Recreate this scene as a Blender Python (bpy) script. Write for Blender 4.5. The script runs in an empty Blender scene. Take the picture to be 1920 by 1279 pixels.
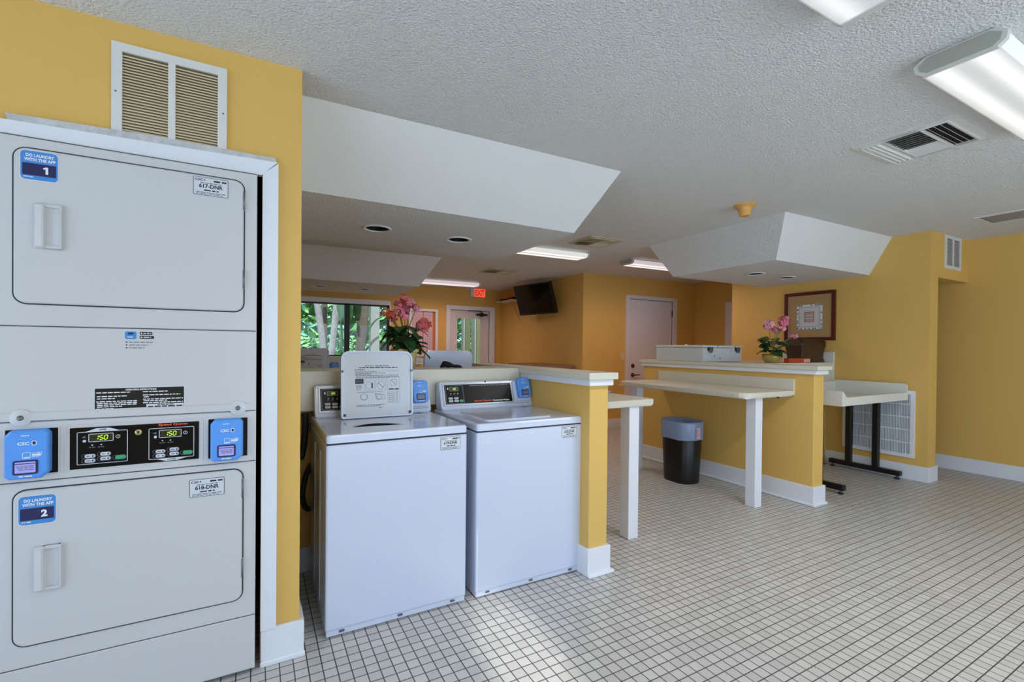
import bpy, bmesh, math, random
from mathutils import Matrix, Vector
random.seed(7)
S = bpy.context.scene
COL = S.collection
PI = math.pi

# ------------------------------------------------------------------ materials
MATS = {}
def mat(name, col, rough=0.5, metal=0.0, var=0.04, vscale=6.0, bump=0.0, bscale=200.0, spec=0.5,
        emit=None, estr=0.0, trans=0.0, coat=0.0, bdist=.01):
    if name in MATS: return MATS[name]
    m = bpy.data.materials.new(name); m.use_nodes = True
    nt = m.node_tree; b = nt.nodes['Principled BSDF']
    tc = nt.nodes.new('ShaderNodeTexCoord')
    nz = nt.nodes.new('ShaderNodeTexNoise'); nz.inputs['Scale'].default_value = vscale
    nz.inputs['Detail'].default_value = 3.0
    nt.links.new(tc.outputs['Object'], nz.inputs['Vector'])
    mx = nt.nodes.new('ShaderNodeMix'); mx.data_type = 'RGBA'
    mx.inputs['A'].default_value = (*[max(0, c*(1-var)) for c in col], 1)
    mx.inputs['B'].default_value = (*[min(1, c*(1+var)) for c in col], 1)
    nt.links.new(nz.outputs['Fac'], mx.inputs['Factor'])
    nt.links.new(mx.outputs['Result'], b.inputs['Base Color'])
    b.inputs['Roughness'].default_value = rough
    b.inputs['Metallic'].default_value = metal
    b.inputs['Specular IOR Level'].default_value = spec
    if coat: b.inputs['Coat Weight'].default_value = coat; b.inputs['Coat Roughness'].default_value = 0.08
    if trans: b.inputs['Transmission Weight'].default_value = trans
    if emit is not None:
        b.inputs['Emission Color'].default_value = (*emit, 1); b.inputs['Emission Strength'].default_value = estr
    if bump:
        n2 = nt.nodes.new('ShaderNodeTexNoise'); n2.inputs['Scale'].default_value = bscale
        n2.inputs['Detail'].default_value = 4.0
        nt.links.new(tc.outputs['Object'], n2.inputs['Vector'])
        bp = nt.nodes.new('ShaderNodeBump'); bp.inputs['Strength'].default_value = bump
        bp.inputs['Distance'].default_value = bdist
        nt.links.new(n2.outputs['Fac'], bp.inputs['Height']); nt.links.new(bp.outputs['Normal'], b.inputs['Normal'])
    MATS[name] = m
    return m

def srgb(r, g, b):
    f = lambda c: (c/255/12.92) if c <= 10.3 else ((c/255+0.055)/1.055)**2.4
    return (f(r), f(g), f(b))

PAINT = mat('yellow_wall_paint', srgb(223, 182, 100), 0.55, bump=0.06, bscale=90, var=0.03, vscale=2, spec=0.35)
CEIL = mat('popcorn_ceiling', srgb(238, 238, 236), 0.9, bump=1.0, bscale=105, bdist=.018, var=0.03, vscale=60, spec=0.15)
SOFF = mat('smooth_soffit_paint', srgb(228, 229, 228), 0.7, bump=0.10, bscale=60, var=0.02, spec=0.2)
TRIM = mat('white_trim_paint', srgb(230, 233, 240), 0.35, var=0.03, bump=0.05, bscale=30)
DOORP = mat('white_door_paint', srgb(226, 220, 222), 0.4, var=0.02)
LAM = mat('cream_laminate', srgb(212, 207, 190), 0.35, var=0.03, vscale=30)
LAMW = mat('white_laminate', srgb(228, 226, 216), 0.35, var=0.03, vscale=20)
ENAM = mat('white_enamel', srgb(206, 207, 209), 0.28, var=0.015, vscale=3, coat=0.3)
ENAM2 = mat('daylight_tinted_enamel', srgb(206, 214, 234), 0.16, var=0.012, vscale=3, coat=0.4)  # white enamel with the daylight's blue cast put into its colour
GASK = mat('dark_gap', srgb(52, 56, 62), 0.7)
BLACK = mat('black_plastic', srgb(14, 14, 16), 0.35)
PANB = mat('black_control_panel', srgb(10, 10, 11), 0.3, spec=.2)
GRAYP = mat('grey_plastic', srgb(128, 134, 146), 0.4)
SILV = mat('silver_bezel', srgb(190, 195, 204), 0.3, metal=0.3)
STEEL = mat('screw_steel', srgb(120, 122, 126), 0.35, metal=0.8)
BLUE = mat('blue_reader_plastic', srgb(88, 158, 242), 0.35, var=0.02)
BLUES = mat('blue_sticker', srgb(66, 140, 214), 0.45, var=0.02)
NAVY = mat('navy_print', srgb(26, 28, 84), 0.5)
WHITEP = mat('white_print', srgb(240, 242, 246), 0.5)
GREYPR = mat('grey_print', srgb(120, 124, 132), 0.5)
LIDPR = mat('lid_print', srgb(92, 96, 106), 0.5)
INK = mat('black_ink', srgb(28, 30, 36), 0.5)
STICK = mat('sticker_paper', srgb(214, 218, 226), 0.4, var=0.01)
ORNG = mat('orange_logo_print', srgb(236, 82, 36), 0.5)
GREENB = mat('green_button', srgb(48, 170, 108), 0.4)
LCD = mat('reader_screen', srgb(150, 150, 215), 0.25, emit=srgb(170, 165, 235), estr=0.25)
LCDG = mat('reader_screen_dim', srgb(110, 120, 150), 0.25)
DISP = mat('display_window', srgb(42, 40, 12), 0.3)
LEDG = mat('display_digits', srgb(170, 220, 60), 0.4, emit=srgb(190, 235, 70), estr=0.8)
SLAT = mat('wall_tinted_louvre_enamel', srgb(236, 224, 190), 0.45)  # the yellow wall's reflection is put into this beige tint
VENTW = mat('vent_white_enamel', srgb(222, 222, 218), 0.45)
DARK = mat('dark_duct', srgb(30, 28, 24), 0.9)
BROWND = mat('brown_duct', srgb(110, 92, 62), 0.9)  # over the dryer, this brown also carries the wall's reflected tone
GALV = mat('unpainted_plaster_edge', srgb(196, 197, 200), 0.8, var=0.3, vscale=40, bump=0.3, bscale=120)
HOSE = mat('black_rubber_hose', srgb(28, 34, 40), 0.5)
BAG = mat('grey_bin_liner', srgb(138, 156, 190), 0.22, var=0.12, vscale=25, bump=0.5, bscale=45, coat=0.3)
TERR = mat('glazed_pot', srgb(172, 150, 70), 0.3, var=0.15, vscale=20, coat=0.4)
LEAF = mat('dark_green_leaf', srgb(44, 84, 46), 0.4, var=0.35, vscale=30)
LEAF2 = mat('mid_green_leaf', srgb(60, 104, 52), 0.45, var=0.3, vscale=30)
STEM = mat('plant_stem', srgb(128, 128, 66), 0.5, var=0.2)
PINK = mat('pink_petal', srgb(240, 122, 150), 0.5, var=0.3, vscale=50)
CORAL = mat('coral_petal', srgb(238, 104, 80), 0.5, var=0.3, vscale=50)
PINKL = mat('pale_pink_petal', srgb(244, 170, 190), 0.5, var=0.2, vscale=50)
SOIL = mat('potting_soil', srgb(52, 38, 26), 0.95, bump=0.6, bscale=100)
WOODD = mat('dark_red_wood', srgb(92, 30, 16), 0.35, var=0.3, vscale=18, coat=0.2)
MATB = mat('tan_picture_mat', srgb(176, 142, 92), 0.7, var=0.05)
PAPR = mat('picture_paper', srgb(206, 208, 206), 0.7)
REDPR = mat('red_print', srgb(150, 62, 60), 0.6)
BLUPR = mat('slate_print', srgb(112, 124, 150), 0.6)
CHEST = mat('carved_dark_chest', srgb(62, 38, 18), 0.4, var=0.6, vscale=22, bump=0.5, bscale=35)
REDBK = mat('red_book_cover', srgb(196, 62, 30), 0.45)
PAGES = mat('book_pages', srgb(226, 170, 150), 0.8)
GREYBOX = mat('grey_metal_case', srgb(198, 204, 206), 0.4, var=0.03)
YDET = mat('aged_yellow_plastic', srgb(226, 172, 92), 0.45)
EXITR = mat('exit_sign_red', srgb(240, 90, 60), 0.5, emit=srgb(255, 90, 60), estr=0.9)
EXITL = mat('exit_sign_letters', srgb(200, 40, 26), 0.5, emit=srgb(230, 30, 16), estr=0.25)
SCREEN = mat('television_screen', srgb(6, 7, 9), 0.12, var=0.0, spec=.25)
CABLE = mat('white_cable', srgb(206, 196, 180), 0.5)
BROWNW = mat('brown_table_laminate', srgb(150, 112, 88), 0.5, var=0.2, vscale=30)
PINKPAP = mat('pink_notice_paper', srgb(222, 192, 206), 0.7)
CORK = mat('orange_board_backing', srgb(206, 122, 62), 0.8, var=0.15, vscale=80)
BLUEPAP = mat('pale_blue_paper', srgb(138, 178, 206), 0.6)
BLACKCL = mat('black_cloth', srgb(20, 16, 18), 0.85, bump=0.5, bscale=120)
BRONZE = mat('dark_bronze_frame', srgb(30, 24, 18), 0.45, var=0.1)
BRASS = mat('bronze_hardware', srgb(84, 58, 44), 0.3, metal=0.7)
GLASS = None
BARK = mat('pale_tree_bark', srgb(136, 128, 126), 0.9, var=0.45, vscale=14, bump=0.6, bscale=30)
BARKD = mat('brown_palm_bark', srgb(92, 78, 66), 0.9, var=0.4, vscale=14, bump=0.6, bscale=30)
OUTL = mat('outdoor_leaf', srgb(84, 136, 66), 0.5, var=0.4, vscale=5)
OUTL2 = mat('outdoor_leaf_bright', srgb(128, 178, 94), 0.5, var=0.3, vscale=5)
OUTL3 = mat('outdoor_leaf_blueish', srgb(98, 148, 120), 0.5, var=0.3, vscale=5)
GRND = mat('garden_soil', srgb(120, 112, 88), 0.95, var=0.3, vscale=8)
STUCCO = mat('cream_stucco_post', srgb(140, 135, 124), 0.7, var=0.03)
OLIVE = mat('olive_post_paint', srgb(100, 92, 56), .7)
PAVE = mat('concrete_paving', srgb(215, 214, 210), 0.9, var=0.1)
CAST = mat('white_metal_end_cap', srgb(212, 214, 208), 0.45)
GRILB = mat('filter_behind_grille', srgb(120, 128, 140), 0.9, var=0.2, vscale=60)

def glass_mat():
    m = bpy.data.materials.new('clear_window_glass'); m.use_nodes = True
    nt = m.node_tree
    for n in list(nt.nodes): nt.nodes.remove(n)
    o = nt.nodes.new('ShaderNodeOutputMaterial'); mx = nt.nodes.new('ShaderNodeMixShader')
    t = nt.nodes.new('ShaderNodeBsdfTransparent'); g = nt.nodes.new('ShaderNodeBsdfGlossy')
    g.inputs['Roughness'].default_value = 0.02
    fr = nt.nodes.new('ShaderNodeFresnel'); fr.inputs['IOR'].default_value = 1.3
    t.inputs['Color'].default_value = (0.93, 0.96, 0.95, 1)
    nt.links.new(fr.outputs[0], mx.inputs[0]); nt.links.new(t.outputs[0], mx.inputs[1])
    nt.links.new(g.outputs[0], mx.inputs[2]); nt.links.new(mx.outputs[0], o.inputs['Surface'])
    return m
GLASS = glass_mat()

def floor_mat():
    m = bpy.data.materials.new('mosaic_floor_tile'); m.use_nodes = True
    nt = m.node_tree; b = nt.nodes['Principled BSDF']
    N = nt.nodes.new; L = nt.links.new
    tc = N('ShaderNodeTexCoord'); sp = N('ShaderNodeSeparateXYZ'); L(tc.outputs['Object'], sp.inputs[0])
    def math_(op, a, bb=None, c=None):
        n = N('ShaderNodeMath'); n.operation = op
        for i, v in enumerate((a, bb, c)):
            if v is None: continue
            if isinstance(v, (int, float)): n.inputs[i].default_value = v
            else: L(v, n.inputs[i])
        return n.outputs[0]
    pitch = 0.0508
    d = []; cells = []
    for out, off in ((sp.outputs['X'], 0.0406), (sp.outputs['Y'], 0.001)):
        t = math_('DIVIDE', math_('SUBTRACT', out, off), pitch)
        cells.append(math_('FLOOR', t))
        fr = math_('FRACT', t)
        d.append(math_('MINIMUM', fr, math_('SUBTRACT', 1.0, fr)))
    dist = math_('MINIMUM', d[0], d[1])
    ms = N('ShaderNodeMapRange'); ms.interpolation_type = 'SMOOTHSTEP'
    ms.inputs['From Min'].default_value = 0.025; ms.inputs['From Max'].default_value = 0.060
    L(dist, ms.inputs['Value'])
    cv = N('ShaderNodeCombineXYZ'); L(cells[0], cv.inputs[0]); L(cells[1], cv.inputs[1])
    wn = N('ShaderNodeTexWhiteNoise'); wn.noise_dimensions = '3D'; L(cv.outputs[0], wn.inputs['Vector'])
    ramp = N('ShaderNodeValToRGB'); e = ramp.color_ramp.elements
    e[0].color = (*srgb(204, 201, 197), 1); e[1].color = (*srgb(218, 216, 212), 1)
    L(wn.outputs['Value'], ramp.inputs[0])
    nz = N('ShaderNodeTexNoise'); nz.inputs['Scale'].default_value = 160; L(tc.outputs['Object'], nz.inputs['Vector'])
    m0 = N('ShaderNodeMix'); m0.data_type = 'RGBA'; m0.blend_type = 'MULTIPLY'; m0.inputs['Factor'].default_value = 0.25
    L(ramp.outputs[0], m0.inputs['A']); L(nz.outputs['Color'], m0.inputs['B'])
    mx = N('ShaderNodeMix'); mx.data_type = 'RGBA'
    mx.inputs['A'].default_value = (*srgb(62, 62, 64), 1)
    L(m0.outputs['Result'], mx.inputs['B']); L(ms.outputs[0], mx.inputs['Factor'])
    L(mx.outputs['Result'], b.inputs['Base Color'])
    b.inputs['Roughness'].default_value = 0.38
    b.inputs['Specular IOR Level'].default_value = 0.45
    bp = N('ShaderNodeBump'); bp.inputs['Strength'].default_value = 0.4; bp.inputs['Distance'].default_value = 0.002
    L(ms.outputs[0], bp.inputs['Height']); L(bp.outputs[0], b.inputs['Normal'])
    return m
TILE = floor_mat()

def diffuser_mat(name, col, s):
    m = bpy.data.materials.new(name); m.use_nodes = True
    nt = m.node_tree; b = nt.nodes['Principled BSDF']; N = nt.nodes.new; L = nt.links.new
    tc = N('ShaderNodeTexCoord'); sp = N('ShaderNodeSeparateXYZ'); L(tc.outputs['Object'], sp.inputs[0])
    ab = N('ShaderNodeMath'); ab.operation = 'ABSOLUTE'; L(sp.outputs['Y'], ab.inputs[0])
    sb = N('ShaderNodeMath'); sb.operation = 'SUBTRACT'; sb.inputs[1].default_value = 0.062; L(ab.outputs[0], sb.inputs[0])
    a2 = N('ShaderNodeMath'); a2.operation = 'ABSOLUTE'; L(sb.outputs[0], a2.inputs[0])
    mr = N('ShaderNodeMapRange'); mr.interpolation_type = 'SMOOTHSTEP'
    mr.inputs['From Min'].default_value = 0.0; mr.inputs['From Max'].default_value = 0.055
    mr.inputs['To Min'].default_value = s; mr.inputs['To Max'].default_value = s*0.36
    L(a2.outputs[0], mr.inputs['Value'])
    b.inputs['Base Color'].default_value = (0.8, 0.8, 0.8, 1); b.inputs['Roughness'].default_value = 0.3
    b.inputs['Emission Color'].default_value = (*col, 1); L(mr.outputs[0], b.inputs['Emission Strength'])
    return m

# ------------------------------------------------------------------ mesh builder
def frame(o, u, v):
    u = Vector(u).normalized(); v = Vector(v).normalized(); n = u.cross(v)
    # panel coordinates: u right, v up, n towards the viewer
    return Matrix(((u.x, v.x, n.x, o[0]), (u.y, v.y, n.y, o[1]), (u.z, v.z, n.z, o[2]), (0, 0, 0, 1)))
def face_my(y, x=0, z=0): return frame((x, y, z), (1, 0, 0), (0, 0, 1))      # panel that looks towards -y
def face_mx(x, y=0, z=0): return frame((x, y, z), (0, -1, 0), (0, 0, 1))     # panel that looks towards -x
def face_dn(z, x=0, y=0): return frame((x, y, z), (1, 0, 0), (0, -1, 0))     # panel that looks down

_txt = {}
def text_mesh(s, bold):
    k = (s, bold)
    if k in _txt: return _txt[k]
    cu = bpy.data.curves.new('lettering', 'FONT'); cu.body = s; cu.size = 1.0; cu.resolution_u = 2
    cu.align_x = 'CENTER'; cu.align_y = 'CENTER'; cu.offset = (0.0, 0.03, 0.05)[int(bold)]
    o = bpy.data.objects.new('lettering', cu); COL.objects.link(o)
    dg = bpy.context.evaluated_depsgraph_get(); dg.update()
    me = bpy.data.meshes.new_from_object(o.evaluated_get(dg))
    bpy.data.objects.remove(o); bpy.data.curves.remove(cu)
    vs = [v.co.copy() for v in me.vertices]; fs = [tuple(p.vertices) for p in me.polygons]
    xs = [v.x for v in vs] or [0, 1]; ys = [v.y for v in vs] or [0, 1]
    bpy.data.meshes.remove(me)
    _txt[k] = (vs, fs, min(xs), max(xs), min(ys), max(ys))
    return _txt[k]

class MB:
    def __init__(s): s.bm = bmesh.new(); s.mats = []; s.m = None; s.smooth = []
    def mi(s, m):
        if m not in s.mats: s.mats.append(m)
        return s.mats.index(m)
    def _fin(s, vs, fs, m, mx, smooth=False):
        mx = mx if mx is not None else s.m
        if mx is not None:
            for v in vs: v.co = mx @ v.co
        i = s.mi(m)
        for f in fs:
            f.material_index = i; f.smooth = smooth
        return vs
    def box(s, x0, x1, y0, y1, z0, z1, m, bev=0.0, seg=2, mx=None):
        r = bmesh.ops.create_cube(s.bm, size=1.0); vs = r['verts']
        for v in vs:
            v.co = Vector(((x0+x1)/2+v.co.x*(x1-x0), (y0+y1)/2+v.co.y*(y1-y0), (z0+z1)/2+v.co.z*(z1-z0)))
        fs = set(f for v in vs for f in v.link_faces)
        if bev > 0:
            es = list(set(e for v in vs for e in v.link_edges))
            rr = bmesh.ops.bevel(s.bm, geom=es, offset=bev, segments=seg, affect='EDGES', profile=0.5)
            vs = list(set(v for f in rr['faces'] for v in f.verts) | set(v for v in vs if v.is_valid))
            fs = set(f for v in vs for f in v.link_faces)
        s._fin(vs, fs, m, mx)
        return s
    def prism(s, poly, a0, a1, m, axis='y', mx=None, smooth=False, caps=True):
        # poly: 2D points; axis: the axis it is extruded along
        def P(p, a):
            if axis == 'y': return Vector((p[0], a, p[1]))
            if axis == 'x': return Vector((a, p[0], p[1]))
            return Vector((p[0], p[1], a))
        A = [s.bm.verts.new(P(p, a0)) for p in poly]; B = [s.bm.verts.new(P(p, a1)) for p in poly]
        n = len(poly); fs = []
        for i in range(n):
            fs.append(s.bm.faces.new((A[i], A[(i+1) % n], B[(i+1) % n], B[i])))
        for f in fs: f.smooth = smooth
        c = []
        if caps: c = [s.bm.faces.new(A[::-1]), s.bm.faces.new(B)]
        s._fin(A+B, fs, m, mx, smooth); s._fin([], c, m, mx if mx is not None else Matrix())
        return s
    def rr_pts(s, u0, u1, v0, v1, r, seg=5):
        rs = r if isinstance(r, (tuple, list)) else (r, r, r, r)   # bl, br, tr, tl
        pts = []
        for (cu, cv, a0, rad) in ((u0, v0, PI, rs[0]), (u1, v0, 1.5*PI, rs[1]), (u1, v1, 0, rs[2]), (u0, v1, 0.5*PI, rs[3])):
            cx = cu + (rad if cu == u0 else -rad); cy = cv + (rad if cv == v0 else -rad)
            if rad <= 1e-6: pts.append((cu, cv)); continue
            for k in range(seg+1):
                a = a0 + 0.5*PI*k/seg
                pts.append((cx+rad*math.cos(a), cy+rad*math.sin(a)))
        return pts
    def rr(s, u0, u1, v0, v1, n0, n1, r, m, mx=None, seg=5, cham=0.0):
        pts = s.rr_pts(u0, u1, v0, v1, r, seg)
        if cham <= 0: return s.prism(pts, n0, n1, m, axis='z', mx=mx)
        r2 = [max(1e-5, q-cham) for q in (r if isinstance(r, (tuple, list)) else (r,)*4)]
        p2 = s.rr_pts(u0+cham, u1-cham, v0+cham, v1-cham, r2, seg)
        A = [s.bm.verts.new((p[0], p[1], n0)) for p in pts]; B = [s.bm.verts.new((p[0], p[1], n1-cham)) for p in pts]
        C = [s.bm.verts.new((p[0], p[1], n1)) for p in p2]; k = len(pts); fs = []
        for X, Y in ((A, B), (B, C)):
            for i in range(k): fs.append(s.bm.faces.new((X[i], X[(i+1) % k], Y[(i+1) % k], Y[i])))
        fs.append(s.bm.faces.new(C)); fs.append(s.bm.faces.new(A[::-1]))
        s._fin(A+B+C, fs, m, mx)
        return s
    def ring(s, u0, u1, v0, v1, n0, n1, r, w, m, mx=None, seg=4):
        o = s.rr_pts(u0, u1, v0, v1, r, seg); ri = max(r-w, 0.0004)
        i_ = s.rr_pts(u0+w, u1-w, v0+w, v1-w, ri, seg)
        return s.loft([[(p[0], p[1], n0) for p in o], [(p[0], p[1], n1) for p in o], [(p[0], p[1], n1) for p in i_],
                       [(p[0], p[1], n0) for p in i_]], m, mx, closed_loops=True)
    def loft(s, rows, m, mx=None, closed_loops=False, smooth=False, cap=False):
        V = [[s.bm.verts.new(p) for p in r] for r in rows]; fs = []
        k = len(rows[0]); R = len(rows)
        for a in range(R if closed_loops else R-1):
            X = V[a]; Y = V[(a+1) % R]
            for i in range(k):
                fs.append(s.bm.faces.new((X[i], X[(i+1) % k], Y[(i+1) % k], Y[i])))
        if cap: fs.append(s.bm.faces.new(V[0][::-1])); fs.append(s.bm.faces.new(V[-1]))
        s._fin([v for r in V for v in r], fs, m, mx, smooth)
        return s
    def lathe(s, prof, m, seg=24, mx=None, sx=1.0, sy=1.0, cap=True, smooth=True):
        rows = [[(r*math.cos(2*PI*k/seg)*sx, r*math.sin(2*PI*k/seg)*sy, z) for k in range(seg)] for r, z in prof]
        return s.loft(rows, m, mx, smooth=smooth, cap=cap)
    def tube(s, pts, r, m, seg=8, mx=None, cap=True):
        pts = [Vector(p) for p in pts]; rows = []
        rad = r if isinstance(r, (list, tuple)) else [r]*len(pts)
        up = Vector((0.13, 0.21, 0.97))
        for i, p in enumerate(pts):
            t = (pts[min(i+1, len(pts)-1)]-pts[max(i-1, 0)]).normalized()
            a = t.cross(up)
            if a.length < 1e-4: a = t.cross(Vector((1, 0, 0)))
            a.normalize(); b = t.cross(a)
            rows.append([tuple(p+(a*math.cos(2*PI*k/seg)+b*math.sin(2*PI*k/seg))*rad[i]) for k in range(seg)])
        return s.loft(rows, m, mx, smooth=True, cap=cap)
    def cyl(s, p0, p1, r, m, seg=16, mx=None): return s.tube([p0, p1], r, m, seg, mx)
    def text(s, t, u, v, h, m, n=0.0006, mx=None, w=None, bold=False, align='c'):
        vs, fs, x0, x1, y0, y1 = text_mesh(t, bold)
        sy = h/max(1e-6, y1-y0); sx = sy if w is None else w/(x1-x0)
        cx = (x0+x1)/2 if align == 'c' else x0; cyv = (y0+y1)/2
        V = [s.bm.verts.new(((p.x-cx)*sx+u, (p.y-cyv)*sy+v, n)) for p in vs]; F = []
        for f in fs:
            try: F.append(s.bm.faces.new([V[i] for i in f]))
            except ValueError: pass
        s._fin(V, F, m, mx)
        return s
    def seven(s, t, u, v, h, m, n, mx=None):
        seg = {'0': 'abcdef', '1': 'bc', '5': 'acdfg', '8': 'abcdefg'}; w = h*.55; g = h*.28; x = u-(len(t)*w+(len(t)-1)*g)/2; k = h*.085
        for ch in t:
            P = {'a': (0, 1, w, 1), 'd': (0, 0, w, 0), 'g': (0, .5, w, .5), 'f': (0, .5, 0, 1), 'b': (w, .5, w, 1), 'e': (0, 0, 0, .5), 'c': (w, 0, w, .5)}
            for q in seg[ch]:
                a0, b0, a1, b1 = P[q]; b0 = (b0-.5)*h; b1 = (b1-.5)*h; sh = .16
                if a0 == a1: pts = [(a0-k, b0+k), (a0+k, b0+k), (a0+k, b1-k), (a0-k, b1-k)]
                else: pts = [(a0+k, b0-k), (a1-k, b0-k), (a1-k, b0+k), (a0+k, b0+k)]
                s.quad([(x+p[0]+sh*p[1], v+p[1], n) for p in pts], m, mx)
            x += w+g
        return s
    def bars(s, u0, u1, v, h, m, n=0.0006, mx=None, seed=0):
        # a line of print too small to read: word-length dashes
        rnd = random.Random(seed+int(v*9973)); u = u0
        while u < u1-h*0.5:
            w = min(u1-u, h*rnd.uniform(2.0, 5.5))
            s.quad([(u, v-h/2, n), (u+w, v-h/2, n), (u+w, v+h/2, n), (u, v+h/2, n)], m, mx); u += w+h*0.8
        return s
    def quad(s, pts, m, mx=None, smooth=False):
        V = [s.bm.verts.new(p) for p in pts]; f = s.bm.faces.new(V); s._fin(V, [f], m, mx, smooth); return s
    def holes(s, outer, inners, m, mx=None):
        # flat face with holes: lists of 3D points
        V = []; E = []
        for lp in [outer]+inners:
            vs = [s.bm.verts.new(p) for p in lp]; V += vs
            for i in range(len(vs)): E.append(s.bm.edges.new((vs[i], vs[(i+1) % len(vs)])))
        r = bmesh.ops.triangle_fill(s.bm, edges=E, use_beauty=True)
        s._fin(V, [g for g in r['geom'] if isinstance(g, bmesh.types.BMFace)], m, mx)
        return s

def obj(name, mb, parent=None, shift=None, recalc=True):
    if shift is not None: bmesh.ops.translate(mb.bm, verts=mb.bm.verts, vec=-Vector(shift))
    if recalc: bmesh.ops.recalc_face_normals(mb.bm, faces=mb.bm.faces)
    me = bpy.data.meshes.new(name); mb.bm.to_mesh(me); mb.bm.free()
    for m in mb.mats: me.materials.append(m)
    o = bpy.data.objects.new(name, me); COL.objects.link(o)
    if parent is not None: o.parent = parent
    return o
def thing(name, label, cat, loc=(0, 0, 0), rot=0.0, group=None):
    o = bpy.data.objects.new(name, None); COL.objects.link(o); o.empty_display_size = 0.05
    o.location = loc; o.rotation_euler = (0, 0, rot); o['label'] = label; o['category'] = cat
    if group: o['group'] = group
    return o
def tag(o, label, cat, group=None):
    o['label'] = label; o['category'] = cat
    if group: o['group'] = group
    return o
def struct(name, mb):
    o = obj(name, mb); o['kind'] = 'structure'; return o
def copy_tree(o, parent=None):
    c = o.copy(); COL.objects.link(c)
    if parent is not None: c.parent = parent
    for ch in list(o.children): copy_tree(ch, c)
    return c

def zc(x, y=0): return 2.449+0.0085*x
def obj_at(name, mb, T):       # part authored in world coordinates under an unrotated thing
    return obj(name, mb, T, shift=T.location)

# ------------------------------------------------------------------ the room
XW = 0.167            # end of the dryer wall
YW = 2.14             # face of the dryer wall
YB = 8.67             # back wall
XT = 4.50             # wall under the television
YD = 5.87             # wall with the inner door
XP = 5.84             # wall with the picture
YP = 2.045            # near end of that wall
XR = 6.76             # far right wall
TOP = 2.75

b = MB(); b.box(-3, 8, -2.8, 9.2, -0.12, 0, TILE); struct('floor', b)
b = MB()
b.loft([[(-3, -2.8, zc(-3)), (8, -2.8, zc(8)), (8, 9.2, zc(8)), (-3, 9.2, zc(-3))],
        [(-3, -2.8, zc(-3)+.35), (8, -2.8, zc(8)+.35), (8, 9.2, zc(8)+.35), (-3, 9.2, zc(-3)+.35)]], CEIL, cap=True)
struct('ceiling', b)

# dryer wall with the recess, and its return along the machine bay
b = MB()
b.box(-3, -0.76, YW, YW+.12, 0, TOP, PAINT)
b.box(0.022, XW, YW, YW+.12, 0, TOP, PAINT)
b.box(-0.76, 0.022, YW, YW+.12, 2.03, TOP, PAINT)
b.box(0.047, XW, YW+.12, YB, 0, TOP, PAINT)
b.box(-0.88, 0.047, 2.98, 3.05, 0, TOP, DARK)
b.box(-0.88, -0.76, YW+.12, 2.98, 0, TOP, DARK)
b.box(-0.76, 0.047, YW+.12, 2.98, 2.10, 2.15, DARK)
struct('wall_left', b)

# casing round the recess
b = MB()
cy0, cy1 = 2.115, YW
b.prism([(0.023, 0.15), (0.079, 0.15), (0.079, 2.036), (0.023, 1.985)], cy0, cy1, TRIM)
b.prism([(0.019, 1.979), (0.076, 2.040), (-0.80, 2.022), (-0.80, 1.972)], cy0, cy1, TRIM)
struct('trim_1', b)
b = MB(); b.prism([(-0.706, 2.024), (0.072, 2.041), (0.066, 2.056), (-0.30, 2.058), (-0.712, 2.046)], 2.118, YW, GALV); struct('trim_2', b)

# back wall with the window and the glazed door
WX0, WX1, WZ0, WZ1 = 0.20, 2.17, 1.125, 2.06
DX0, DX1, DZ1 = 3.37, 4.235, 2.045
b = MB()
b.box(-1, WX0, YB, YB+.15, 0, TOP, PAINT); b.box(WX0, WX1, YB, YB+.15, 0, WZ0, PAINT); b.box(WX0, WX1, YB, YB+.15, WZ1, TOP, PAINT)
b.box(WX1, DX0, YB, YB+.15, 0, TOP, PAINT); b.box(DX0, DX1, YB, YB+.15, DZ1, TOP, PAINT); b.box(DX1, XT+.2, YB, YB+.15, 0, TOP, PAINT)
struct('wall_back', b)
b = MB(); b.box(XT, XT+.12, YD-.0, YB, 0, TOP, PAINT); struct('wall_television', b)
b = MB()
D2a, D2b, D2z = 5.46, 6.475, 2.14
b.box(XT+.12, D2a, YD, YD+.12, 0, TOP, PAINT); b.box(D2b, 7.05, YD, YD+.12, 0, TOP, PAINT); b.box(D2a, D2b, YD, YD+.12, D2z, TOP, PAINT)
struct('wall_inner', b)
b = MB(); b.box(7.05, 7.17, 4.11, YD+.12, 0, TOP, PAINT); struct('wall_corridor', b)
b = MB()
b.box(XP, XP+.18, YP+.14, 4.23, 0, TOP, PAINT)
b.box(XP, XP+.18, YP, YP+.14, 0, TOP, PAINT)
b.box(XP+.18, XR, YP, YP+.14, 2.05, TOP, PAINT)
struct('wall_picture', b)
b = MB(); b.box(XR, XR+.14, -2.6, 3.9, 0, TOP, PAINT); b.box(XP+.18, 7.05, 4.11, 4.23, 0, TOP, PAINT); b.box(XR, XR+.14, 3.9, 4.2, 0, TOP, PAINT); struct('wall_right', b)

# walls behind the viewer, with assumed front and side openings for daylight
b = MB()
RY = -2.4
b.box(-2.6, 6.9, RY-.15, RY, 2.18, TOP, PAINT); b.box(-2.6, .2, RY-.15, RY, 0, 2.18, PAINT)
b.box(5.6, 6.9, RY-.15, RY, 0, 2.18, PAINT); b.box(.2, 5.6, RY-.15, RY, 0, .10, TRIM)
for x in (1.75, 3.7): b.box(x-.04, x+.04, RY-.12, RY-.03, .1, 2.18, TRIM)
struct('wall_front', b)
b = MB()
b.box(-2.75, -2.6, RY-.15, -2.1, 0, TOP, PAINT); b.box(-2.75, -2.6, 1.9, 2.26, 0, TOP, PAINT)
b.box(-2.75, -2.6, -2.1, 1.9, 2.18, TOP, PAINT); b.box(-2.75, -2.6, -2.1, 1.9, 0, .10, TRIM)
for y in (-.75, .6): b.box(-2.72, -2.63, y-.04, y+.04, .1, 2.18, TRIM)
struct('wall_entry', b)

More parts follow.
